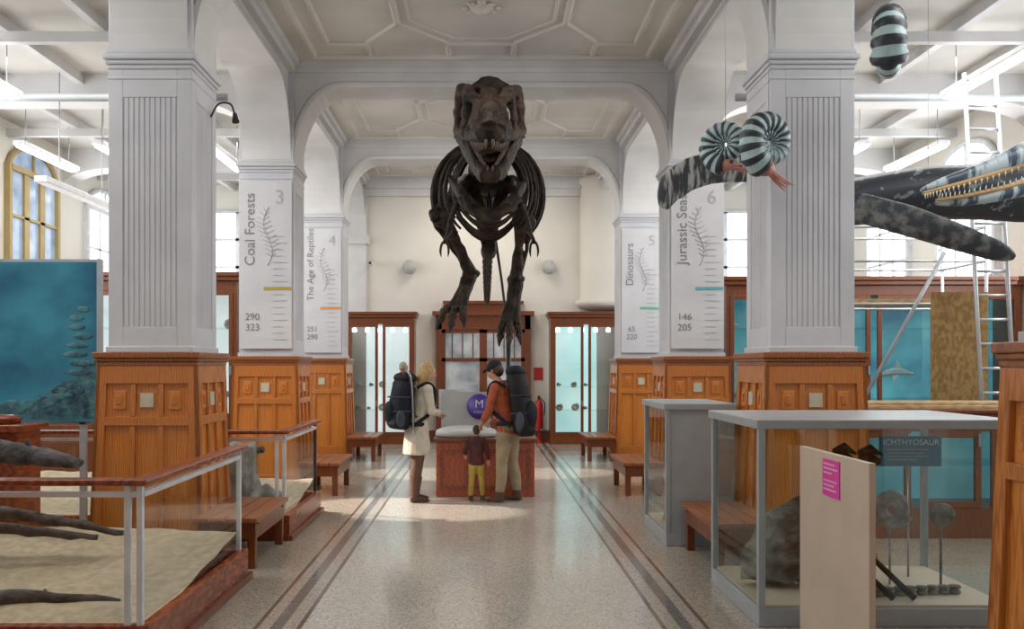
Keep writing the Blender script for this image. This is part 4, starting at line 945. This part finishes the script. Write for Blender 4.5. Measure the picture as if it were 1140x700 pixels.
human(1.74,ml,ma,'person in rust jacket, khaki trousers and dark cap, looking down',lean=.18,headx=.02,nod=.45,
  arms={1:((.03,.13,.65),(.10,.09,.57)),-1:((.02,-.13,.65),(.10,-.08,.58))},legs={1:((.02,.06,.28),(.03,.075,.045)),-1:((.0,-.06,.28),(-.035,-.075,.045))},hair=(hairbr,'short'),top=jackr,bottom=khaki,shoes=bootm,cap=packb,slim=.92)
pack(ml,ma,1.74,.18,'tall black hiking rucksack with grey-blue straps',packb,packm,.82,1.62,'backpack',.24,.33)
human(.94,(-.06,11.15,0),math.radians(95),'small child in dark red jacket and yellow trousers facing the desk',lean=.05,arms={1:((.03,.15,.66),(.10,.14,.60)),-1:((.0,-.15,.65),(.03,-.16,.53))},hair=(hairbr,'short'),top=darkred,bottom=yellow,shoes=bootm,legs={1:((.01,.065,.28),(.0,.08,.045)),-1:((.01,-.065,.28),(-.0,-.08,.045))})
# ------------------------------------------------------------------ lights
def area(name,loc,rot,sx,sy,power,col=(1,1,1)):
    l=bpy.data.lights.new(name,'AREA'); l.shape='RECTANGLE'; l.size=sx; l.size_y=sy; l.energy=power; l.color=col
    o=bpy.data.objects.new(name,l); COL.objects.link(o); o.location=loc; o.rotation_euler=rot; return o
def spot(loc,to,power,size,blend,col):
    sp=bpy.data.lights.new('spot_light','SPOT'); sp.energy=power; sp.spot_size=math.radians(size); sp.spot_blend=blend; sp.color=col; sp.shadow_soft_size=.08
    o=bpy.data.objects.new('spot_light',sp); COL.objects.link(o); o.location=loc; dv=V(to)-V(loc); o.rotation_euler=dv.to_track_quat('-Z','Y').to_euler()
for s in (-1,1):
    area('window_light',(s*(XW-.15),12,3.9),(0,s*math.pi/2,0),2.2,12,265,(.96,.97,1))
    for y in (6.5,10.5,15): area('aisle_light',(s*5.0,y,5.32),(0,0,0),3,.9,66,(1,.97,.93))
    area('added_uplight',(s*3.9,12.9,3.05),(math.pi,0,0),.8,.5,28,(1,.95,.87))  # upward lamps added over the cabinets to bounce light into the nave
for y,p in ((6,32),(9.4,28),(14.4,52),(18.0,58)): area('nave_fill',(0,y,5.70),(0,0,0),1.2,1.2,p,(1,.93,.84))  # fill lamps added to brighten the nave, no fixture modelled
spot((-7.2,12.2,4.9),(-1.0,10.6,0),6500,12,.2,(1,.86,.75))  # spots added inside the side walls to make the sun patches on the floor
spot((-7.2,15.2,4.9),(-.7,13.9,0),4000,12,.3,(1,.90,.80))
spot((7.2,15.2,4.6),(1.1,14.0,0),3400,11,.3,(1,.90,.80))
for sx in (-1,1):
    for r in (8.11,12.3): spot((sx*1.6,r-3.2,5.5),(sx*2.7,r-.5,1.0),120,30,.7,(1,.86,.68))
spot((1.5,9.2,5.5),(.1,11.4,4.2),120,30,.6,(1,.86,.70))
w=bpy.data.worlds.new('World'); S.world=w; w.use_nodes=True; w.node_tree.nodes['Background'].inputs[0].default_value=(.98,.975,.97,1); w.node_tree.nodes['Background'].inputs[1].default_value=.68
# ------------------------------------------------------------------ camera
cd=bpy.data.cameras.new('Camera'); cam=bpy.data.objects.new('Camera',cd); COL.objects.link(cam)
cam.location=(0,0,1.70); cam.rotation_euler=(math.pi/2,0,0); cd.sensor_width=36; cd.lens=1000/1140*36; cd.shift_x=34/1140; cd.shift_y=55/1140; cd.clip_start=.05
S.camera=cam
